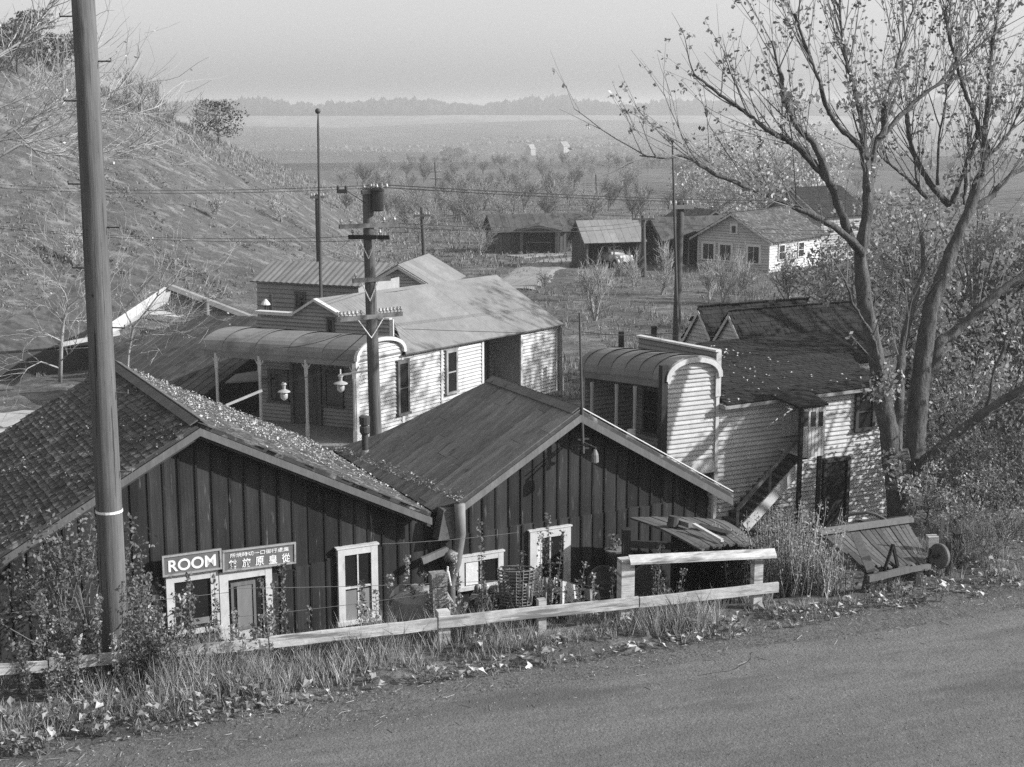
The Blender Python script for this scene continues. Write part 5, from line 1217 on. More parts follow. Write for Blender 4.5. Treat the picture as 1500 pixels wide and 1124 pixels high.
rows = []
for k in range(60):
    Y = 430*(2060/430)**(k/59); rows.append([V((Y*(-.42+.84*i/110), Y, gz(Y*(-.42+.84*i/110), Y)+1.0*sm(430, 560, Y)-(1.5 if k == 0 else 0))) for i in range(111)])
mb = MB()
for r0, r1 in zip(rows, rows[1:]):
    for i in range(110): mb.face([r0[i], r0[i+1], r1[i+1], r1[i]])
single('far_fields', mb, M['far_land'], None, None, (0, 0, 0), kind='structure', smooth=True)
rows = []
for k in range(8):
    Y = 2060+32*k; rows.append([V((-900+30*i, Y, gz(-900+30*i, Y)+2.2-(6 if k in (0,) else 0))) for i in range(75)])
for r0, r1 in zip(rows, rows[1:]):
    for i in range(74): mb.face([r0[i], r0[i+1], r1[i+1], r1[i]])
single('pale_field', mb, M['pale_land'], None, None, (0, 0, 0), kind='structure', smooth=True)
# ================================================================== plants
def rnd(): 
    while 1:
        v = V((R(-1, 1), R(-1, 1), R(-1, 1)))
        if .05 < v.length < 1: return v.normalized()
def leafq(mb, p, s, tone=None, nrm=None):
    a = rnd(); b = a.cross(nrm or rnd()); b = b.normalized() if b.length > .01 else a.orthogonal().normalized()
    mb.face([p-a*s, p+b*s*.6, p+a*s, p-b*s*.6], tone or R(.55, 1.5))
def grow(W, T, tips, p, d, L_, r, lvl, cfg, up=.25):
    n = 5 if lvl < 2 else 3; pts = [p]; rs = [r]; cur = V(d); q = V(p)
    for i in range(n):
        cur = (cur+rnd()*cfg.get('wander', .16)+V((0, 0, 1))*up*.18).normalized(); q = q+cur*(L_/n); pts.append(q); rs.append(lerp(r, r*.45, (i+1)/n))
    (W if lvl == 0 else T).tube(pts, rs, 8 if lvl == 0 else (5 if r > .02 else 3), R(.8, 1.2), cap=False)
    if lvl >= cfg['levels']:
        tips += [(pts[i], cur) for i in range(1, n+1)]; return
    for i in range(cfg['n'][lvl]):
        f = R(cfg.get('start', .3), 1) if i else 1.0; k = min(n-1, int(f*n)); b = pts[k].lerp(pts[k+1], f*n-k) if k < n else pts[-1]
        dd = (pts[k+1]-pts[k]).normalized(); s = rnd(); s = (s-dd*s.dot(dd)).normalized(); an = R(*cfg.get('angle', (.35, .8)))
        nd = (dd*math.cos(an)+s*math.sin(an)+V((0, 0, 1))*up*.4).normalized()
        grow(W, T, tips, b, nd, L_*R(.5, .8), max(rs[k]*R(.4, .65), cfg.get('rmin', .006)), lvl+1, cfg, up)
def bare_tree(label, loc, h, cfg, bark='bark_mid', twig='twig', group=None, name='bare_tree', lean=(0, 0), leaves=0, leafm='leaf', leafs=.06, stems=1, cat='tree', r=.03):
    root = thing(name, label, cat, loc, group); W, T, L_ = MB(), MB(), MB(); tips = []; loc = V(loc)
    for s in range(stems):
        d = V((lean[0]+(R(-.35, .35) if stems > 1 else 0), lean[1]+(R(-.35, .35) if stems > 1 else 0), 1)).normalized()
        grow(W, T, tips, loc-V((0, 0, .2)), d, h*R(.4, .5), h*r, 0, cfg)
    obj('trunk', W, M[bark], root, smooth=True); 
    for i in range(leaves):
        p, _ = random.choice(tips); leafq(L_, p+rnd()*R(0, .12)*h*.3, leafs*R(.6, 1.3))
    if leaves > len(tips)*2:
        obj('crown', L_, M[leafm], root); obj('branches', T, M[twig], root)
    else:
        obj('crown', T, M[twig], root); obj('leaves', L_, M[leafm], root)
    return root
def leafy_tree(label, loc, h, cw, nl, leafm='leaf', size=.09, group=None, name='leafy_tree', clumps=26, trunk=.25, bark='bark', zlo=.25, flat=.8, tw='twig_dark'):
    root = thing(name, label, 'tree' if h > 2.5 else 'shrub', loc, group); loc = V(loc); W, T, L_ = MB(), MB(), MB()
    top = loc+V((0, 0, h*.55)); W.tube([loc-V((0, 0, .3)), loc+V((R(-.1, .1), 0, h*.25)), top], [trunk, trunk*.7, trunk*.4], 8)
    for c in range(clumps):
        th = R(0, 2*PI); rr = cw*math.sqrt(R(0, 1)); zz = lerp(zlo, 1, R(0, 1)**.8)*h
        k = math.sqrt(max(.12, 1-((zz/h-.55)/.55)**2)); c0 = loc+V((rr*k*math.cos(th), rr*k*math.sin(th), zz)); cr = cw*R(.22, .42)
        s0 = loc+V((0, 0, min(zz*.6, h*.5))); T.tube([s0, s0.lerp(c0, .5)+rnd()*.1*cw, c0], [trunk*.3, trunk*.18, .01], 4)
        ct = R(.7, 1.25)
        for i in range(int(nl/clumps)):
            v = rnd()*cr*R(.3, 1.05)**.6; v.z *= flat; leafq(L_, c0+v, size*R(.6, 1.3), ct*R(.6, 1.4))
    obj('trunk', W, M[bark], root, smooth=True); obj('branches', T, M[tw], root); obj('crown', L_, M[leafm], root)
    return root
# ---- the big cottonwood at the right, limbs traced and given depth
bt = thing('big_tree', 'big forked cottonwood with thin autumn leaves towering beside the balcony house', 'tree', tuple(P(1325, 790, 36.6)))
W, T, LF = MB(), MB(), MB(); tips = []
limbs = [  # (pixels, y0, y1, r0, r1)
 ([(1327, 800), (1321, 749), (1316, 701), (1312, 660)], 36.6, 36.5, .50, .42),
 ([(1310, 690), (1303, 640), (1296, 600), (1289, 559), (1276, 488), (1266, 438), (1260, 372)], 36.5, 35.6, .36, .2),
 ([(1260, 375), (1268, 330), (1272, 281), (1268, 240), (1264, 215)], 35.6, 35.5, .2, .13),
 ([(1262, 372), (1247, 350), (1233, 312), (1216, 270), (1189, 237), (1162, 210), (1140, 199), (1118, 186), (1085, 159), (1050, 135), (1015, 108)], 35.6, 33.8, .16, .03),
 ([(1262, 378), (1253, 358), (1203, 321), (1159, 301), (1112, 281), (1051, 257), (1003, 230), (975, 232), (938, 228)], 35.6, 33.5, .13, .015),
 ([(1216, 270), (1195, 215), (1172, 190), (1150, 150), (1143, 110), (1130, 60)], 35.0, 34.0, .12, .03),
 ([(1264, 220), (1250, 205), (1230, 187), (1212, 160), (1200, 120), (1180, 70), (1165, 20)], 35.5, 34.6, .1, .03),
 ([(1264, 215), (1262, 180), (1255, 140), (1240, 90), (1232, 30), (1228, -20)], 35.5, 36.2, .11, .04),
 ([(1272, 281), (1281, 216), (1295, 190), (1294, 149)], 35.5, 35.9, .12, .08),
 ([(1281, 216), (1310, 180), (1338, 152), (1366, 130), (1392, 108), (1430, 70), (1470, 40)], 35.9, 37.5, .09, .02),
 ([(1294, 149), (1310, 110), (1322, 60), (1340, 10)], 35.9, 36.5, .06, .02),
 ([(1300, 620), (1296, 572), (1290, 545), (1281, 505), (1270, 480), (1252, 450), (1238, 410)], 36.2, 35, .1, .03),
 ([(1312, 670), (1318, 586), (1320, 522), (1330, 471), (1343, 427), (1352, 390), (1350, 340)], 36.4, 37.5, .18, .06),
 ([(1316, 720), (1337, 674), (1343, 607), (1350, 539), (1360, 471), (1367, 438), (1384, 397), (1394, 368)], 36.6, 37.2, .38, .2),
 ([(1392, 375), (1405, 340), (1419, 308), (1432, 270), (1443, 237), (1441, 205), (1433, 189)], 37.2, 37.8, .19, .12),
 ([(1419, 308), (1450, 290), (1475, 262), (1510, 240)], 37.6, 38.5, .12, .06),
 ([(1433, 189), (1420, 150), (1405, 110), (1392, 60), (1385, 10)], 37.8, 37.2, .08, .03),
 ([(1441, 205), (1448, 150), (1450, 90), (1460, 30), (1464, -20)], 37.8, 38.4, .09, .03),
 ([(1443, 230), (1462, 215), (1480, 190), (1500, 150)], 37.8, 38.6, .08, .03),
 ([(1350, 560), (1367, 545), (1374, 505), (1397, 488), (1438, 451), (1470, 424), (1520, 395)], 37.0, 38.2, .2, .12),
 ([(1340, 690), (1357, 674), (1380, 655), (1404, 634), (1445, 603), (1480, 580), (1540, 548)], 36.5, 35.2, .2, .12),
 ([(1390, 300), (1380, 290), (1358, 262), (1340, 230), (1331, 190), (1328, 160)], 38.4, 38.6, .13, .06),
 ([(1374, 272), (1376, 200), (1386, 140), (1392, 100)], 38.4, 38.4, .05, .02),
 ([(1358, 290), (1345, 270), (1338, 230), (1334, 200)], 38.4, 38.2, .06, .02),
 ([(1358, 290), (1330, 262), (1300, 238), (1287, 228)], 38.4, 38, .07, .02),
 ([(1445, 603), (1452, 560), (1465, 525), (1475, 490)], 36, 36, .06, .03),
 ([(1412, 300), (1415, 260), (1420, 215)], 38, 38, .06, .03),
 ([(1395, 298), (1408, 262), (1425, 220), (1432, 195)], 38, 37.9, .1, .06),
]
cfgc = dict(levels=2, n=[3, 3, 2], wander=.10, angle=(.25, .6), start=.25, rmin=.007)
for pts, y0, y1, r0, r1 in limbs:
    n = len(pts); q = [P(px, py, lerp(y0, y1, i/(n-1))) for i, (px, py) in enumerate(pts)]
    fine = []; 
    for i in range(n-1):
        for k in range(6): 
            t = k/6; a = q[max(i-1, 0)]; b = q[i]; c = q[i+1]; d = q[min(i+2, n-1)]
            fine.append(.5*((2*b)+(c-a)*t+(2*a-5*b+4*c-d)*t*t+(3*b-a-3*c+d)*t**3)+rnd()*.012)
    fine.append(q[-1]); m = len(fine); r0 *= .76; r1 *= .76
    W.tube(fine, [lerp(r0, r1, i/(m-1)) for i in range(m)], 24 if r0 > .07 else 7, R(.85, 1.15), cap=True)
    if r0 < .25:
        L0 = sum((q[i+1]-q[i]).length for i in range(n-1)); cnt = int(L0*((5.0 if pts[-1][0] > 1180 else 3.2) if pts[-1][1] < 300 else 1.3))
        for i in range(cnt):
            f = R(.3, 1) if i else 1; k = min(m-2, int(f*(m-1))); b = fine[k]; dd = (fine[k+1]-fine[k]).normalized()
            s = rnd(); s = (s-dd*s.dot(dd)).normalized(); an = R(.3, .9)
            nd = (dd*math.cos(an)+s*math.sin(an)+V((0, 0, .45))).normalized()
            grow(W, T, tips, b, nd, R(.9, 2.2), R(.012, .022), 1, cfgc, .3)
for i, p in enumerate(W.v):
    q_ = V(p); nz = NZ.noise(V((q_.x*7, q_.y*7, q_.z*1.8))); n2 = NZ.noise(V((q_.x*2.2, q_.y*2.2, q_.z*2.2+9)))
    W.v[i] = (p[0]+.035*nz+.03*n2, p[1]-.035*nz+.03*n2, p[2])
LD = MB(); LDd = MB()
random.shuffle(tips)
clk = tips[::3]
for p, d in tips:
    if p.z < 3.0 and p.x < 9: k = .5
    else: k = 1
    if random.random() < (.62 if p.x > 6.2 else .4)*k:
        tn = R(.5, 1.3)
        for i in range(random.choice((3, 5, 6, 9))): leafq(LD, p+rnd()*R(.01, .13)-V((0, 0, .05)), R(.025, .075), tn*R(.6, 1.4))
for (px, py, Y, r, nl) in ((1300, 560, 35.6, .5, 150), (1285, 575, 35.6, .45, 110), (1310, 680, 35.8, .5, 160), (1320, 710, 35.8, .4, 120), (1135, 285, 34, .5, 90), (1105, 280, 34, .35, 50), (1165, 145, 34.3, .45, 80), (1260, 145, 35.3, .5, 110), (1400, 262, 37.5, .4, 60), (1080, 205, 34, .3, 20)):
    c = P(px, py, Y)
    for i in range(nl): leafq(LD, c+rnd()*r*R(.2, 1), R(.045, .08), R(.45, 1.5))
obj('trunk', W, M['bark'], bt, smooth=True); obj('twigs', T, M['twig_dark'], bt); obj('crown', LD, M['leaf'], bt)
# ---- leafy trees behind it
for i, (px, pyb, Y, h, cw, nl, mt, lb) in enumerate((
 (1250, 560, 58, 6.5, 3.0, 2600, 'leaf', 'dense bushy tree behind the roof ridge of the balcony house, left of the forked trunk'),
 (1330, 560, 60, 8.0, 3.2, 3200, 'leaf', 'dense bushy tree seen between the stems of the big forked tree'),
 (1420, 600, 56, 7.2, 3.2, 3000, 'leaf', 'dense bushy tree behind the right limbs of the big forked tree'),
 (1490, 640, 47, 6.5, 2.4, 2000, 'leaf_dark', 'dark bushy tree at the right edge of the view'),
 (1212, 430, 80, 5.0, 2.6, 1500, 'leaf_dark', 'dark round tree growing against the right side of the farmhouse'),
 (1395, 700, 42, 4.6, 1.9, 1900, 'leaf', 'ivy covered tree right of the forked trunk'),
 (1375, 720, 44, 3.6, 1.8, 1900, 'leaf_dark', 'low dark bush just right of the forked trunk foot'),
 (1490, 740, 36, 4.2, 1.6, 1700, 'leaf_dark', 'dark bush at the right edge above the verge'),
 (1425, 740, 37.5, 3.0, 1.5, 1700, 'leaf', 'middling bush with brighter leaves below the low sloping limb'),
 (1450, 720, 39.5, 4.4, 1.9, 1900, 'leaf', 'dense thicket tree low at the right edge'))):
    p = P(px, pyb, Y); leafy_tree(lb, (p.x, p.y, gz(p.x, p.y)), h, cw, nl, mt, size=.11 if Y > 45 else .075, clumps=34, trunk=.22)
for (px, Y, h, lb) in ((1446, 41, 6.0, 'slender dark trunk with bare limbs right of the low sloping limb'), (1475, 44, 9, 'tall bare tree at the right edge behind the thicket'), (1400, 62, 12, 'tall half bare tree behind the right limbs')):
    x = colx(px, Y); bare_tree(lb, (x, Y, gz(x, Y)), h, dict(levels=3, n=[5, 4, 3, 2], wander=.14, angle=(.3, .7)), 'bark', 'twig_dark', r=.022, leaves=500, leafs=.07)
# trees out of frame at the right, whose shade falls on the roofs
for (x, y, h, lb) in ((19, 44, 15, 'tall half bare tree beyond the right edge, nearer the road'), (24, 57, 16, 'tall half bare tree beyond the right edge, behind the thicket'), (31, 50, 17, 'tall half bare tree far beyond the right edge')):
    bare_tree(lb, (x, y, gz(x, y)), h, dict(levels=3, n=[7, 5, 4, 2], wander=.12, angle=(.3, .75)), 'bark', 'twig_dark', r=.022, leaves=2600, leafs=.09)
for (x, y, h, cw, lb) in ((18.5, 38.0, 9.5, 3.0, 'leafy tree just beyond the right edge shading the balcony house'), (20, 46, 16, 3.6, 'tall leafy tree beyond the right edge, shading the store roof'), (23, 54, 17, 3.6, 'tall leafy tree farther beyond the right edge')):
    leafy_tree(lb, (x, y, gz(x, y)), h, cw, 1500, 'leaf', size=.13, clumps=22, trunk=.5, zlo=.4)
bare_tree('thick limbed bare tree beyond the right edge, level with the store', (29, 50, gz(29, 50)), 19, dict(levels=2, n=[9, 6, 4], wander=.1, angle=(.3, .8), rmin=.03), 'bark', 'bark', r=.028, stems=2)
# pale trees by the farmhouse
for (px, py, Y, h, cw, nl, lb) in ((1120, 310, 135, 11, 6.2, 3200, 'pale leaved tree behind the farmhouse roofs, on the left'), (1165, 300, 150, 10, 5.5, 2600, 'pale leaved tree behind the farmhouse roofs, on the right'), (1050, 320, 140, 7, 5, 1800, 'low pale leaved tree left of the farmhouse gable')):
    x = colx(px, Y); leafy_tree(lb, (x, Y, gz(x, Y)), h, cw, nl, 'leaf_pale', size=.17, clumps=40, trunk=.2, bark='bark_mid', tw='twig')
# ---- pale bare saplings in the field
BC = dict(levels=3, n=[9, 6, 5, 3], wander=.13, angle=(.25, .7), start=.12, rmin=.009)
fld = [(872, 470, 96, 'bare pale sapling right of the balcony awning mast, nearest of the field trees'), (862, 440, 60, 'small bare pale sapling in the middle of the field'), (905, 415, 40, 'tiny bare sapling before the car garage'), (968, 432, 84, 'bare pale tree before the dark barn, left of the tall dark pole'), (1058, 445, 88, 'bare pale tree before the farmhouse windows'), (1040, 440, 62, 'thin bare tree just left of the farmhouse window tree'), (706, 376, 52, 'bare pale tree before the leftmost barn'), (1085, 430, 58, 'bare sapling below the right farmhouse window'), (928, 420, 50, 'bare sapling between the garage and the dark barn'), (797, 420, 30, 'dark little bush beside the dirt track')]
for px, py, hp, lb in fld:
    p = hit(px, py, 45); h = hp/F_PX*p.y*1.05; c = dict(BC); c['rmin'] = .011
    bare_tree(lb, (p.x, p.y, gz(p.x, p.y)), h, c, 'bark_pale', 'bark_pale' if py > 425 else 'twig', stems=2, r=.018)
p = hit(1155, 446, 45); bare_tree('pale trunked young tree with sparse leaves before the bright farmhouse wall', (p.x, p.y, gz(p.x, p.y)), 105/F_PX*p.y, dict(BC), 'bark_pale', 'twig_dark', stems=2, r=.03, leaves=260, leafs=.09)
# ---- hillside trees
hs = [(320, 213, 60, 'dark round bushy tree standing on the hill skyline', 1), (283, 197, 40, 'bare tree left of the round tree on the hill skyline', 0), (250, 192, 46, 'twiggy tree high on the hill skyline', 0), (232, 172, 44, 'twiggy tree near the top of the skyline', 0), (205, 166, 46, 'grey scrubby tree right of the utility pole on the skyline', 0), (185, 158, 46, 'scrubby tree touching the utility pole on the skyline', 0), (375, 218, 30, 'small scrub on the skyline right of the round tree', 0), (405, 235, 26, 'tiny scrub lower on the skyline', 0), (312, 320, 42, 'bare pale sapling low on the hillside, left one', 0), (412, 325, 46, 'bare pale sapling low on the hillside, right one', 0), (110, 385, 60, 'thin pale bare tree low on the hillside at the left edge', 0), (90, 115, 60, 'grey bushy tree at the hilltop left of the pole', 2), (55, 95, 70, 'grey bushy tree at the hilltop on the left edge', 2), (25, 110, 70, 'grey bushy tree at the hilltop beyond the left edge', 2), (640, 330, 50, 'bare grey tree at the hill foot beside the slim pole', 0), (590, 300, 50, 'bare grey tree at the hill foot behind the transformer', 0), (560, 345, 46, 'bare pale tree right of the transformer pole', 0), (645, 300, 40, 'bare grey tree beyond the slim pole', 0)]
for px, py, hp, lb, kd in hs:
    p = hit(px, py, 50); h = hp/F_PX*p.y*(1.45 if py < 240 and kd == 0 else 1)
    if kd == 0: bare_tree(lb, (p.x, p.y, gz(p.x, p.y)), h, dict(levels=3, n=[6, 5, 4, 2], wander=.16, angle=(.4, .9), start=.1, rmin=.02), 'bark_pale' if 'pale' in lb else 'bark_mid', 'bark_pale' if 'pale' in lb else 'bark_mid', stems=2, r=.018)
    else: leafy_tree(lb, (p.x, p.y, gz(p.x, p.y)), h, h*.62 if kd == 1 else h*.5, 1500, 'leaf_dark' if kd == 1 else 'weed', size=.13, clumps=30, trunk=.12, zlo=.3)
# ---- white branched tree entering at left
def traced_tree(label, base, limbs, tw, twn, twl, mt, leaves=0, sub=1):
    root = thing('bare_tree', label, 'tree', tuple(base)); W, T, Lm = MB(), MB(), MB(); tips = []
    for pts, y0, y1, r0, r1 in limbs:
        n = len(pts); q = [P(px, py, lerp(y0, y1, i/(n-1))) for i, (px, py) in enumerate(pts)]; W.tube(q, [(lerp(r0, r1, i/(n-1)))*.52 for i in range(n)], 6)
        L0 = sum((q[i+1]-q[i]).length for i in range(n-1))
        for i in range(int(L0*twn)):
            f = R(.15, 1)*(n-1); k = min(n-2, int(f)); b = q[k].lerp(q[k+1], f-k); dd = (q[k+1]-q[k]).normalized(); s = rnd(); s = (s-dd*s.dot(dd)).normalized()
            grow(W, T, tips, b, (dd*.8+s*.7+V((0, 0, .3))).normalized(), R(*twl), R(.006, .009), 2-sub, dict(levels=2, n=[2, 2, 2], wander=.22, angle=(.3, .8), rmin=.005), .2)
    obj('trunk', W, M[mt], root, smooth=True); obj('crown', T, M[mt], root)
    for i in range(leaves): leafq(Lm, random.choice(tips)[0]+rnd()*.05, R(.03, .05))
    obj('leaves', Lm, M['litter'], root)
    return root
Yl = 27
traced_tree('white barked bare tree reaching in from the left edge behind the near utility pole', P(-120, 700, Yl), [
 ([(-120, 760), (-115, 500), (-100, 350), (-90, 220), (-60, 120)], Yl, Yl, .2, .12),
 ([(-90, 220), (-20, 165), (30, 145), (60, 130), (90, 105), (120, 92), (150, 60)], Yl, 28, .07, .012),
 ([(-95, 260), (20, 190), (50, 172), (78, 158), (105, 152), (150, 140), (195, 122)], Yl, 28, .08, .012),
 ([(-100, 300), (0, 205), (40, 200), (75, 185), (100, 165), (130, 163), (185, 170), (228, 158)], Yl, 28, .07, .01),
 ([(-60, 120), (0, 80), (30, 62), (60, 40), (90, 20)], Yl, 28, .06, .012),
 ([(-100, 350), (-20, 240), (30, 212), (70, 225), (115, 232), (160, 222), (215, 210)], Yl, 28, .07, .01),
 ([(-60, 120), (10, 100), (38, 52), (60, 28), (80, -10)], Yl, 26, .05, .012),
 ([(20, 190), (40, 210), (80, 200), (110, 200)], Yl, 27, .03, .01)], 0, 10, (.5, 1.3), 'bark_pale', 90)
traced_tree('low bare pale tree with curling twigs before the dark barn at left', P(88, 545, 41), [
 ([(88, 560), (90, 500), (93, 470), (100, 450), (118, 435), (130, 425)], 41, 41, .12, .03),
 ([(93, 470), (80, 455), (60, 447), (45, 445)], 41, 41, .05, .012),
 ([(100, 450), (95, 430), (85, 415), (90, 395), (100, 378), (112, 365)], 41, 40, .05, .012),
 ([(90, 500), (70, 490), (50, 495), (35, 510)], 41, 40, .05, .012),
 ([(88, 530), (105, 515), (112, 500), (108, 480)], 41, 40, .04, .012),
 ([(93, 470), (125, 470), (150, 460), (160, 440)], 41, 42, .04, .012),
 ([(88, 540), (60, 530), (40, 540), (30, 555)], 41, 40, .05, .012)], 0, 5.5, (.5, 1.2), 'bark_pale', 60, 2)
traced_tree('sprawling bare tree with pale curved branches before the white warehouse', P(190, 560, 43), [
 ([(185, 570), (188, 520), (195, 480), (215, 455), (230, 435), (240, 400), (250, 385)], 43, 43, .09, .02),
 ([(195, 480), (225, 483), (255, 490), (270, 475), (272, 460)], 43, 42, .035, .01),
 ([(188, 500), (215, 490), (238, 495), (250, 483), (240, 465)], 43, 42, .03, .01),
 ([(188, 520), (210, 505), (232, 512), (238, 520)], 43, 42, .03, .008),
 ([(215, 455), (245, 455), (275, 462), (300, 455)], 43, 42, .03, .008),
 ([(230, 435), (260, 410), (285, 400), (305, 395)], 43, 43, .03, .008),
 ([(195, 480), (175, 440), (180, 410), (195, 385)], 43, 43, .04, .01)], 0, 5, (.5, 1.2), 'bark_pale', 90, 2)
# ---- orchard: two prototypes, then copies
def proto(seed, bark, twig):
    random.seed(seed); o = bare_tree('one of many bare pale orchard trees in the valley beyond the sheds', (0, 0, 0), 4.2, dict(levels=3, n=[7, 5, 4, 2], wander=.13, angle=(.4, .8), start=.12, rmin=.022), bark, twig, group='bare orchard trees in the valley', name='orchard_tree', stems=2, r=.02)
    return o
bpy.context.view_layer.update()
protos = [proto(11, 'twig_dark', 'twig'), proto(12, 'twig_dark', 'twig'), proto(13, 'twig_dark', 'twig_dark')]
for o in protos: KID[o.name] = kids(o)
for o in protos:
    for ch in KID[o.name]: ch['nokid'] = True
random.seed(99); used = [False]*3; cnt = 0; spots = []
for row in range(9):
    Y = 172+row*13
    for k in range(34):
        px = -40+0
        x = -22+k*5.2+R(-.6, .6)+row*1.6; pxx = 750+F_PX*x/(Y*CP+2.5)
        if pxx < 655 or pxx > 1280: continue
        if row > 2 and k % 2: continue
        spots.append((x, Y+R(-1.5, 1.5), R(.85, 1.25)))
for row in range(7):
    Y = 320+row*38
    for k in range(22):
        x = -75+k*11+R(-1.5, 1.5)+row*6; pxx = 750+F_PX*x/(Y*CP+3)
        if pxx < 560 or pxx > 1200: continue
        spots.append((x, Y+R(-4, 4), R(.9, 1.3)))
for i in range(46):
    px = R(500, 720); Y = R(140, 300); x = colx(px, Y, -2); spots.append((x, Y, R(.6, 1.1)))
for (x, y, s) in spots[:290]:
    i = random.randrange(3) if cnt > 2 else cnt; p = (x, y, gz(x, y)-.05)
    if not used[i]: protos[i].location = p; protos[i].scale = (s, s, s); used[i] = True
    else: copy_tree(protos[i], p, scale=s, rz=R(0, 6.28))
    cnt += 1
for ch in list(bpy.data.objects):
    if 'nokid' in ch: del ch['nokid']
p = hit(664, 238, 60); leafy_tree('dark spreading tree clump alone in the middle of the valley', (p.x, p.y, gz(p.x, p.y)), 9, 8.5, 1800, 'leaf_dark', size=.5, clumps=30, trunk=.4)
# ---- far woods and brush lines
def clumps(name, spots, mt, label, cat, tone=(.7, 1.3)):
    mb = MB()
    for (x, y, w, h) in spots:
        tn = R(*tone); z = gz(x, y)-1
        for b in range(3):
            c = V((x+R(-.3, .3)*w, y+R(-.3, .3)*w, z+h*R(.4, .6))); n1, n2 = 6, 4; g_ = []
            for k in range(n2+1):
                ph = PI*k/n2
                for j in range(n1): th = 2*PI*(j+.5*(k % 2))/n1; rr = R(.75, 1.2); g_.append(c+V((w*.5*rr*math.sin(ph)*math.cos(th), w*.5*rr*math.sin(ph)*math.sin(th), h*.55*rr*math.cos(ph))))
            for k in range(n2):
                for j in range(n1): j2 = (j+1) % n1; mb.face([g_[k*n1+j], g_[k*n1+j2], g_[(k+1)*n1+j2], g_[(k+1)*n1+j]], tn*R(.8, 1.2))
    return single(name, mb, M[mt], label, cat, (0, 0, 0), kind='stuff')
sp_ = []
for i in range(2600):
    Y = R(2330, 2600); px = R(150, 1600); x = colx(px, Y); h = R(13, 24)*(1+.5*NZ.noise(V((x*.008, 0, 0)))+.3*NZ.noise(V((x*.05, 2, 0)))); sp_.append((x, Y, R(6, 14), h))
clumps('far_woods', sp_, 'wood_far', 'hazy woods along the far ridge', 'woods')
sp_ = []
for i in range(300):
    Y = R(450, 1100); px = R(300, 1650); x = colx(px, Y, -8)
    if NZ.noise(V((x*.006, Y*.003, 1))) > .05: sp_.append((x, Y, R(2, 5), R(1.5, 3.5)))
for fi in range(26):
    Y0 = R(520, 1250); x0 = colx(R(380, 1500), Y0, -8); an = R(-.5, .9); ca, sa_ = math.cos(an), math.sin(an); nr, nk = random.randrange(4, 9), random.randrange(18, 40)
    for i in range(nr):
        for k in range(nk):
            if random.random() < .15: continue
            u_, v_ = k*7*Y0/1000, i*20*Y0/1000; sp_.append((x0+u_*ca-v_*sa_, Y0+u_*sa_+v_*ca, R(2, 4)*Y0/1100, R(1.5, 3)*Y0/1100))
for li in range(16):
    Y0 = R(420, 1850); x0 = colx(R(350, 1400), Y0, -8)
    for k in range(random.randrange(20, 80)): x0 += R(2, 7); Y0 += R(-3, 4); sp_.append((x0, Y0, R(2.5, 6), R(2, 5)))
clumps('valley_brush', sp_, 'twig_dark', 'faint brush scattered over the far valley slopes', 'brush')
# ---- grass
def blades(name, pts, mt, label, kind='stuff', cat='grass'):
    mb = MB()
    for (x, y, h, w, n_) in pts:
        z = gz(x, y)
        for i in range(n_):
            a = R(0, 6.28); b = V((x+R(-1, 1)*w*3, y+R(-1, 1)*w*3, z-.02)); u = V((math.cos(a), math.sin(a), 0))*w; l = V((R(-.5, .5), R(-.5, .5), 1))*h*R(.5, 1.1); tn = R(.5, 1.7)
            mid = b+l*.55+V((l.x, l.y, 0))*-.15
            mb.v += [tuple(b-u), tuple(b+u), tuple(mid+u*.6), tuple(mid-u*.6), tuple(b+l)]; k = len(mb.v)-5
            mb.f += [(k, k+1, k+2, k+3), (k+3, k+2, k+4)]; mb.t += [tn, tn]
    return single(name, mb, M[mt], label, cat, (0, 0, 0), kind=kind)
pts = []
for i in range(26000):
    u = R(-8, 26); e = interp(GR, u); s = R(e-.15, 3.4); x, y = us(u, s)
    dens = .32+1.3*NZ.noise(V((x*.9, y*.9, 4)))+(.35 if s > e+.7 else 0)
    if 4.7 < x < 6.7 and s > -.1: continue
    if x > 6.2 and s < 4: dens -= .45
    if random.random() > dens: continue
    hh = R(.10, .46)*(1+1.5*NZ.noise(V((x*.5, y*.5, 8))))*(.4 if s < e+.4 else 1.0)*(1.1 if x < -1 else 1)
    pts.append((x, y, max(hh, .05), .007, 7))
blades('verge_grass', pts, 'grass', 'dry tangled grass on the road verge')
pts = []
for i in range(2600):
    u = R(-9, 12); s = R(.6, 5); x, y = us(u, s); pts.append((x, y, R(.15, .5), .009, 6))
blades('bank_weeds', pts, 'weed', 'dark weedy growth on the bank behind the fence', cat='weeds')
pts = []
for i in range(12000):
    Y = 56*(115/56)**R(0, 1); px = R(560, 1500); x = colx(px, Y, -1.5)
    dn = .55+NZ.noise(V((x*.15, Y*.12, 2)))
    if random.random() < dn: pts.append((x, Y, R(.1, .38)*(2.2 if NZ.noise(V((x*.3, Y*.2, 9))) > .22 else 1), .02, 6))
for i in range(5000):
    Y = 115*(220/115)**R(0, 1); px = R(520, 1300); x = colx(px, Y, -1.5); pts.append((x, Y, R(.2, .5), .05, 4))
blades('field_grass', pts, 'grass_far', 'rough dry grass over the valley field')
pts = []; cr_ = []
for i in range(16000):
    px = R(-100, 640); D = interp(CREST_D, px); Y = R(62, D+8); x = colx(px, Y, 3); k = Y/D
    dn = .22+.6*NZ.noise(V((x*.12, Y*.1, 6)))+(.8 if k > .88 else 0)
    if random.random() < dn: (cr_ if k > .86 else pts).append((x, Y, R(.1, .3)*(2.2 if k > .9 else 1), .03, 5))
blades('hill_grass', pts, 'grass_far', 'dry grass tufts on the hillside')
blades('crest_grass', cr_, 'grass', 'pale dry grass along the crest of the hillside')
fur = MB()
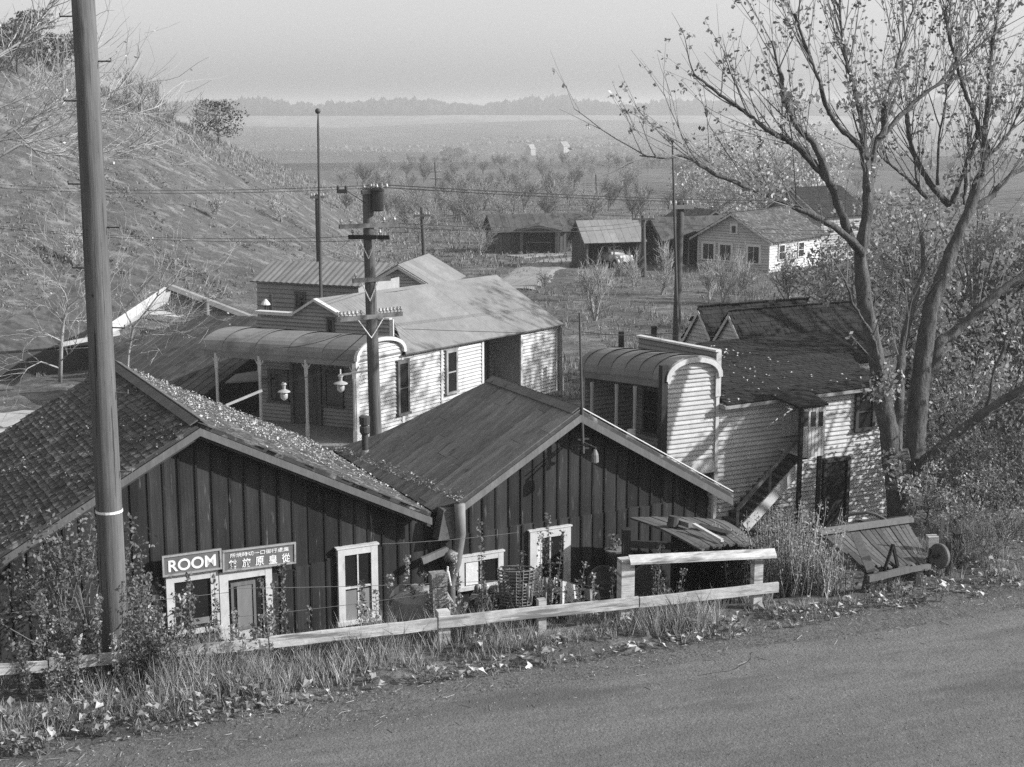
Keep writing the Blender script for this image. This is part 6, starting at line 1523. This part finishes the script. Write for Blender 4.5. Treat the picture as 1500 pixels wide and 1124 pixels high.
for k in range(26):
    px, py = R(20, 470), R(180, 410)
    if py < interp([(a, b) for a, b in CREST_Y], px)+12: continue
    n_ = random.randrange(6, 22); sl_ = R(.5, .85)
    for i in range(n_):
        px += R(3, 6); py += R(3, 6)*sl_
        if random.random() < .25: continue
        p = hit(px, py, 55)
        if p.y > 200: continue
        for j in range(10): leafq(fur, p+V((R(-.3, .3), R(-.25, .25), R(0, .15))), R(.04, .12))
single('furrow_weeds', fur, M['weed'], 'dark weeds along the old furrows of the hillside', 'weeds', (0, 0, 0), kind='stuff')
# ---- fallen leaves on verge and roofs
def curl(mb, p, s, n=V((0, 0, 1)), tone=None):
    a = rnd(); a = (a-n*a.dot(n)*.6).normalized(); b = n.cross(a).normalized(); tn = tone or R(.5, 1.4); h = n*s*R(.1, .8)
    mb.face([p-a*s, p+b*s*.7+h, p+a*s*.3+h*.4, p+a*s-n*0], tn); mb.face([p-a*s, p+a*s*.3+h*.4, p+a*s, p-b*s*.7+h*R(.2, 1)], tn*R(.8, 1.2))
mb = MB()
for i in range(2300):
    u = R(-8, 26); e = interp(GR, u); s = e-.12+abs(random.gauss(.0, .55)); x, y = us(u, s)
    if NZ.noise(V((x*.8, y*.8, 12))) < R(-.35, .25) and random.random() < .8: continue
    curl(mb, V((x, y, gz(x, y)+R(.02, .14))), R(.02, .065)*(2.0 if random.random() < .13 else 1), tone=random.choice((R(.15, .4), R(.5, 1.5))))
for i in range(900):
    u = R(14, 26); s = R(-.4, 4); x, y = us(u, s); curl(mb, V((x, y, gz(x, y)+R(.02, .1))), R(.03, .08))
single('fallen_leaves', mb, M['litter'], 'pale curled fallen leaves strewn along the verge', 'leaves', (0, 0, 0), kind='stuff')
mb = MB()
for i in range(1100):
    u = R(-8, 28); e = interp(GR, u); s = e-abs(random.gauss(0, .7)); x, y = us(u, s); p = V((x, y, ROAD_Z+.055))
    if random.random() < .6: curl(mb, p, R(.012, .03), tone=R(.3, .8))
    else: a = rnd(); a.z = 0; mb.tube([p, p+a*R(.05, .25)], .004, 3, R(.3, 1))
single('road_litter', mb, M['litter'], 'small twigs and leaf bits scattered on the gravel', 'litter', (0, 0, 0), kind='stuff')
mb = MB()
for i in range(7000):
    u = R(-9, 30); s = interp(PV, u) + random.gauss(.5, .8) if random.random() < .7 else interp(PV, u)-R(0, 5); x, y = us(u, s); c = V((x, y, ROAD_Z+(.05 if s < interp(PV, u) else .03))); q_ = R(.005, .018)
    if s > interp(GR, u)+.2: continue
    a = rnd()*q_; b = a.cross(rnd()).normalized()*q_*.8; d_ = a.cross(b).normalized()*q_*.7; t_ = [c+a, c+b, c-a, c-b]; tn = R(.2, 1.2)
    for k in range(4): mb.face([t_[k], t_[(k+1) % 4], c+d_], tn); mb.face([t_[(k+1) % 4], t_[k], c-d_], tn)
single('road_stones', mb, M['stone'], 'loose pebbles scattered over the road and its shoulder', 'pebbles', (0, 0, 0), kind='stuff')
mb = MB(); wR = to2(frR, gA)[1]
for i in range(3600):
    a = R(0, DEP); b = wR*R(0, 1); dn = .25+.9*NZ.noise(V((a*1.1, b*1.4, 3)))+.6*sm(1, 4.5, a)
    if a < .9: dn *= .3
    if random.random() < dn: curl(mb, from2(frR, a, b, R(.03, .07)), R(.018, .045), frR[3], R(.7, 1.5))
wL = to2(frL, gA)[1]
for i in range(1500):
    a = R(0, DEP); b = wL*R(0, 1)
    if NZ.noise(V((a*1.3, b*1.3, 3))) > R(-.1, .35): curl(mb, from2(frL, a, b, R(.03, .06)), R(.015, .04), frL[3], R(.4, 1.1))
single('roof_leaves', mb, M['litter'], 'leaf litter lying thick on the lodging house shingles', 'leaves', (0, 0, 0), kind='stuff')
mb = MB()
b2 = to2(fr2L, q2[1])[0] if False else None
for i in range(500):
    t = R(0, 1); p = g2L.lerp(Pp(487, 660, g2A, nL), t)+(g2A-g2L).normalized()*abs(random.gauss(0, .12)); curl(mb, p+fr2L[3]*.04, R(.015, .04), fr2L[3])
for i in range(70):
    p = rp0.lerp(rp1, R(0, 1)).lerp(top0, R(0, .9))+frB[3]*.05; curl(mb, p, R(.03, .05), frB[3], 1.5)
single('gutter_leaves', mb, M['litter'], 'fallen leaves in the roof valley and on the balcony house roof', 'leaves', (0, 0, 0), kind='stuff')
mb = MB()
for i in range(150):
    u = R(-8, 24) if i < 60 else R(-8, 3); e = interp(GR, u); x, y = us(u, e+R(-.1, 1.3)); z = gz(x, y)
    if 4.7 < x < 6.7: continue
    for k in range(random.randrange(5, 14)):
        a = R(0, 6.28); p = V((x, y, z+R(.05, .3)))+V((math.cos(a), math.sin(a), 0))*R(.03, .2); mb.tube([V((x, y, z)), p], .005, 3, .4); curl(mb, p, R(.04, .09), n=V((R(-.6, .6), R(-.6, .6), 1)).normalized(), tone=R(.3, 1.5))
single('broad_weeds', mb, M['leaf'], 'broad leaved low weeds along the grass edge', 'weeds', (0, 0, 0), kind='stuff')
# ---- tall weeds
def weed(px, pytop, Y, pyb, n, label, spread=.15, leafm='weed', lf=26, ls=.035, top=True, lean=.1, name='tall_weed'):
    t = P(px, pytop, Y); x, y = t.x, Y; z = gz(x, y); h = t.z-z; root = thing(name, label, 'weed', (x, y, z), 'tall weeds behind the fence'); S, L_ = MB(), MB()
    for k in range(n):
        b = V((x+R(-1, 1)*spread, y+R(-1, 1)*spread, z-.1)); hh = h*(1 if k == 0 else R(.45, .95)); d = V((R(-lean, lean), R(-lean, lean), 1)); pts = [b+d*hh*f+rnd()*.015*f for f in (0, .25, .5, .75, 1)]
        S.tube(pts, [.012, .01, .008, .006, .003], 4)
        m = int(lf*hh)
        for i in range(m):
            f = R(.12, 1); kk = min(3, int(f*4)); p = pts[kk].lerp(pts[kk+1], f*4-kk); a = R(0, 6.28); o = V((math.cos(a), math.sin(a), R(0, .6)))*R(.02, .09)*(1.2-.5*f)
            leafq(L_, p+o, ls*R(.6, 1.3))
            if random.random() < .2: S.tube([p, p+o*1.6], .003, 3)
        if top:
            for i in range(14): leafq(L_, pts[-1]+rnd()*R(.02, .09)+V((0, 0, -.05)), ls*R(.6, 1.1), R(.8, 1.5))
    obj('stalks', S, M['weed'], root); obj('leaves', L_, M[leafm], root)
    return root
random.seed(5)
wl_list = [(60, 900, 21.6, 2), (75, 822, 21.8, 4), (52, 855, 21.7, 3), (105, 880, 21.5, 4), (128, 870, 21.4, 3), (150, 865, 21.2, 3), (188, 855, 21.3, 4), (200, 800, 22.6, 4), (212, 840, 21.6, 4), (228, 835, 21.8, 5), (240, 870, 21.5, 4), (268, 850, 22.0, 3), (280, 835, 22.6, 2), (308, 836, 23.0, 2), (330, 900, 22, 4), (365, 890, 22, 5), (385, 880, 22.2, 4), (412, 826, 24.0, 3), (405, 850, 23.6, 3), (255, 905, 21.4, 6), (561, 815, 25.3, 5), (550, 850, 25.2, 3), (608, 826, 25.6, 3), (600, 850, 25.4, 3), (704, 756, 25.0, 3), (690, 800, 25.1, 2), (748, 806, 25.3, 3), (795, 750, 25.2, 3), (730, 850, 24.9, 4), (849, 812, 25.5, 5), (865, 826, 25.6, 2), (838, 850, 25.4, 4), (978, 790, 26.0, 6), (905, 830, 25.9, 3), (1010, 860, 25.9, 5), (1035, 865, 26, 4), (640, 850, 25, 3), (665, 880, 24.8, 4), (35, 925, 21.0, 4), (58, 938, 20.9, 5), (85, 930, 20.9, 5), (110, 940, 20.8, 4), (215, 925, 21.1, 5), (235, 918, 21.2, 4), (440, 880, 23.4, 2), (520, 880, 23.2, 3)]
ADJ = ['slender', 'ragged', 'leafy', 'crooked', 'bushy', 'thin', 'dry']
WL = []
def wname(i):
    px, py, Y, n_ = wl_list[i]
    where = 'before the far left rail' if px < 140 and Y < 21.2 else 'before the shrub at the far left' if px < 140 else 'beside the big utility pole' if px < 215 else 'before the shop window' if px < 318 else 'before the screen door' if px < 395 else 'right of the screen door' if px < 420 else 'beside the tall sash window' if px < 620 else 'beside the stone pillar' if px < 680 else 'before the low window' if px < 760 else 'before the wide framed window' if px < 820 else 'among the hanging wash' if px < 890 else 'between the fence rails'
    near = 'tall' if py < 830 else 'knee high' if py > 870 else 'middling'
    return f'{near} leafy stalked weed {where}'
WL = [wname(i) for i in range(len(wl_list))]
for i, (px, py, Y, n_) in enumerate(wl_list):
    lb = WL[i]; same = sorted(j for j in range(len(WL)) if WL[j] == lb); same.sort(key=lambda j: wl_list[j][0])
    if len(same) > 1: lb += ', ' + (['leftmost', 'rightmost'] if len(same) == 2 else ['leftmost', 'middle', 'rightmost'] if len(same) == 3 else ['first', 'second', 'third', 'fourth', 'fifth', 'sixth', 'seventh', 'eighth'])[same.index(i)]+' of the '+('pair' if len(same) == 2 else 'three' if len(same) == 3 else 'row')
    weed(px, py, Y, 0, n_, lb, spread=.10+.03*n_, lf=75, ls=.032, leafm='weed' if i % 5 else 'leaf')
for (px, py, Y, lb) in ((120, 760, 23.6, 'dense dark feathery shrub behind the big utility pole, against the board wall'), (85, 800, 23.4, 'dense dark shrub at the left edge below the shingled eave')):
    t = P(px, py, Y); x, y = t.x, Y; z = gz(x, y); h = t.z-z; leafy_tree(lb, (x, y, z), h, h*.36, 3600, 'leaf_dark', size=.04, clumps=46, trunk=.05, zlo=.05, name='shrub')
# wispy clump at the shed's right
for (px, py, Y, w_, nn_, lb) in ((1160, 738, 26.6, .62, 300, 'big wispy clump of tall dry weeds at the right end of the rails'), (1195, 795, 25.9, .5, 200, 'lower wispy clump of dry weeds before the collapsed shed'), (1118, 768, 28.2, .4, 110, 'wispy bush at the foot of the outside stair')):
    t = P(px, py, Y); x, y = t.x, Y; z = gz(x, y); h = t.z-z; root = thing('weed_clump', lb, 'weed', (x, y, z), 'wispy weed clumps'); S, L_ = MB(), MB()
    for k in range(nn_):
        b = V((x+random.gauss(0, w_*.5), y+random.gauss(0, w_*.5), z-.05)); d = V((R(-.22, .22), R(-.2, .2), 1)); hh = h*R(.45, 1); pts = [b+d*hh*f+rnd()*.03*f for f in (0, .3, .6, .85, 1)]
        S.tube(pts, [.010, .009, .007, .006, .003], 3, R(.6, 1.7))
        for i in range(int(14*hh)):
            f = R(.3, 1); kk = min(3, int(f*4)); leafq(L_, pts[kk].lerp(pts[kk+1], min(1, f*4-kk))+rnd()*.06, R(.012, .03), R(.6, 1.7))
    obj('stalks', S, M['grass'], root); obj('leaves', L_, M['grass'], root)
random.seed(21)
for i, (px, py, Y, h, cw, nl, mt, lb) in enumerate(((1400, 800, 29.5, .9, .55, 700, 'leaf', 'low leafy shrub right of the dark broken fence post'), (1436, 792, 30, 1.2, .7, 900, 'leaf', 'rounded leafy shrub on the verge near the right edge'), (1478, 786, 29.5, 1.3, .8, 900, 'weed', 'grey green shrub cut by the right edge of the view'), (1352, 770, 30.2, 1.3, .6, 800, 'leaf', 'leafy shrub behind the grindstone'), (1418, 770, 31.5, 1.7, .9, 1100, 'leaf_dark', 'dark shrub behind the rounded leafy one'), (1385, 765, 32.0, 1.6, .8, 1000, 'leaf_dark', 'dark shrub at the foot of the low sloping limb'), (1462, 760, 31.5, 2.0, .9, 1100, 'leaf_dark', 'tall dark shrub near the right edge'), (1508, 770, 31.5, 2.0, .9, 900, 'leaf_dark', 'dark shrub beyond the right edge'))):
    x = colx(px, Y, 1.2); leafy_tree(lb, (x, Y, gz(x, Y)), h, cw, nl, mt, size=.035, clumps=22, trunk=.03, zlo=.05, name='shrub')
for (px, Y, h, lb) in ((1292, 24.9, .7, 'thin dry weed before the left end of the collapsed shed beam'), (1318, 25.2, .6, 'thin dry weed before the middle of the collapsed shed beam'), (1352, 25.4, .8, 'thin dry weed before the grindstone'), (1236, 25.6, .9, 'thin dry weed left of the collapsed shed boards')):
    x = colx(px, Y, 1.2); z = gz(x, Y); pt2 = CAM; a_ = math.atan((CZ-z-h)/Y); weed(px, 562+F_PX*math.tan(a_-PITCH), Y, 0, 5, lb, spread=.3, lf=40, ls=.025, leafm='grass', top=False, lean=.25)
for (x0, x1, y0, Y0, n_, lbl) in ((1400, 1471, 780, 29, 5, ''),):
    for k, (px, py) in enumerate(((1420, 770), (1450, 785), (1395, 790), (1475, 760))):
        p = Pz(px, py+40, 1.35); bare_tree(['twiggy brush right of the grindstone', 'twiggy brush at the right edge of the verge', 'small twiggy brush behind the grindstone', 'twiggy brush beyond the right edge of the verge'][k], (p.x, p.y, gz(p.x, p.y)), R(.8, 1.2), dict(levels=2, n=[5, 4, 3], wander=.2, angle=(.4, .9), rmin=.006), 'weed', 'weed', stems=5, r=.012, leaves=200, leafs=.025, leafm='weed', name='brush', cat='brush')
# ================================================================== haze, light, camera
hz = MB(); hz.abox(-2600, -60, -30, 2600, 4300, 34); 
hm = bpy.data.materials.new('haze'); hm.use_nodes = True; nt = hm.node_tree; nt.nodes.remove(nt.nodes['Principled BSDF'])
pv = nt.nodes.new('ShaderNodeVolumePrincipled'); pv.inputs['Color'].default_value = (.84, .84, .84, 1); pv.inputs['Density'].default_value = HAZE; pv.inputs['Anisotropy'].default_value = .3
nt.links.new(pv.outputs[0], nt.nodes['Material Output'].inputs['Volume'])
single('haze', hz, hm, None, None, (0, 0, 0), kind='stuff')
w = bpy.data.worlds.new('World'); sc.world = w; w.use_nodes = True; nt = w.node_tree; bg = nt.nodes['Background']
sk = nt.nodes.new('ShaderNodeTexSky'); sk.sky_type = 'NISHITA'; sk.sun_disc = False; sk.sun_elevation = math.radians(SUN_EL); sk.sun_rotation = math.radians(SUN_AZ); sk.air_density = 1.0; sk.dust_density = 3.0
sp3 = nt.nodes.new('ShaderNodeSeparateColor'); nt.links.new(sk.outputs[0], sp3.inputs[0])
flm = mathn(nt, 'MULTIPLY_ADD', sp3.outputs[1], .25, mathn(nt, 'MULTIPLY', sp3.outputs[0], 1.0))
nt.links.new(mathn(nt, 'MULTIPLY', mathn(nt, 'POWER', flm, .6), 1.51), bg.inputs['Color']); bg.inputs['Strength'].default_value = SKY
e, a = math.radians(SUN_EL), math.radians(SUN_AZ); sv = V((math.sin(a)*math.cos(e), math.cos(a)*math.cos(e), math.sin(e)))
ld = bpy.data.lights.new('sun', 'SUN'); ld.energy = SUN; ld.angle = math.radians(.5); ld.color = (1, 1, 1)
lo = bpy.data.objects.new('sun', ld); COL.objects.link(lo); lo.rotation_euler = sv.to_track_quat('Z', 'Y').to_euler(); lo.location = (0, 0, 60)
cd = bpy.data.cameras.new('camera'); co = bpy.data.objects.new('camera', cd); COL.objects.link(co); co.location = CAM; co.rotation_euler = (PI/2-PITCH, 0, 0)
cd.sensor_fit = 'HORIZONTAL'; cd.sensor_width = 36; cd.lens = F_PX/1500*36; cd.clip_start = .1; cd.clip_end = 9000; sc.camera = co
sc.view_settings.view_transform = 'Standard'; sc.view_settings.look = 'None'; sc.view_settings.exposure = EXPO; sc.view_settings.gamma = 1
sc.cycles.use_denoising = False; sc.cycles.max_bounces = 5; sc.cycles.diffuse_bounces = 3; sc.cycles.glossy_bounces = 2; sc.cycles.transmission_bounces = 2; sc.cycles.volume_bounces = 1; sc.cycles.transparent_max_bounces = 6
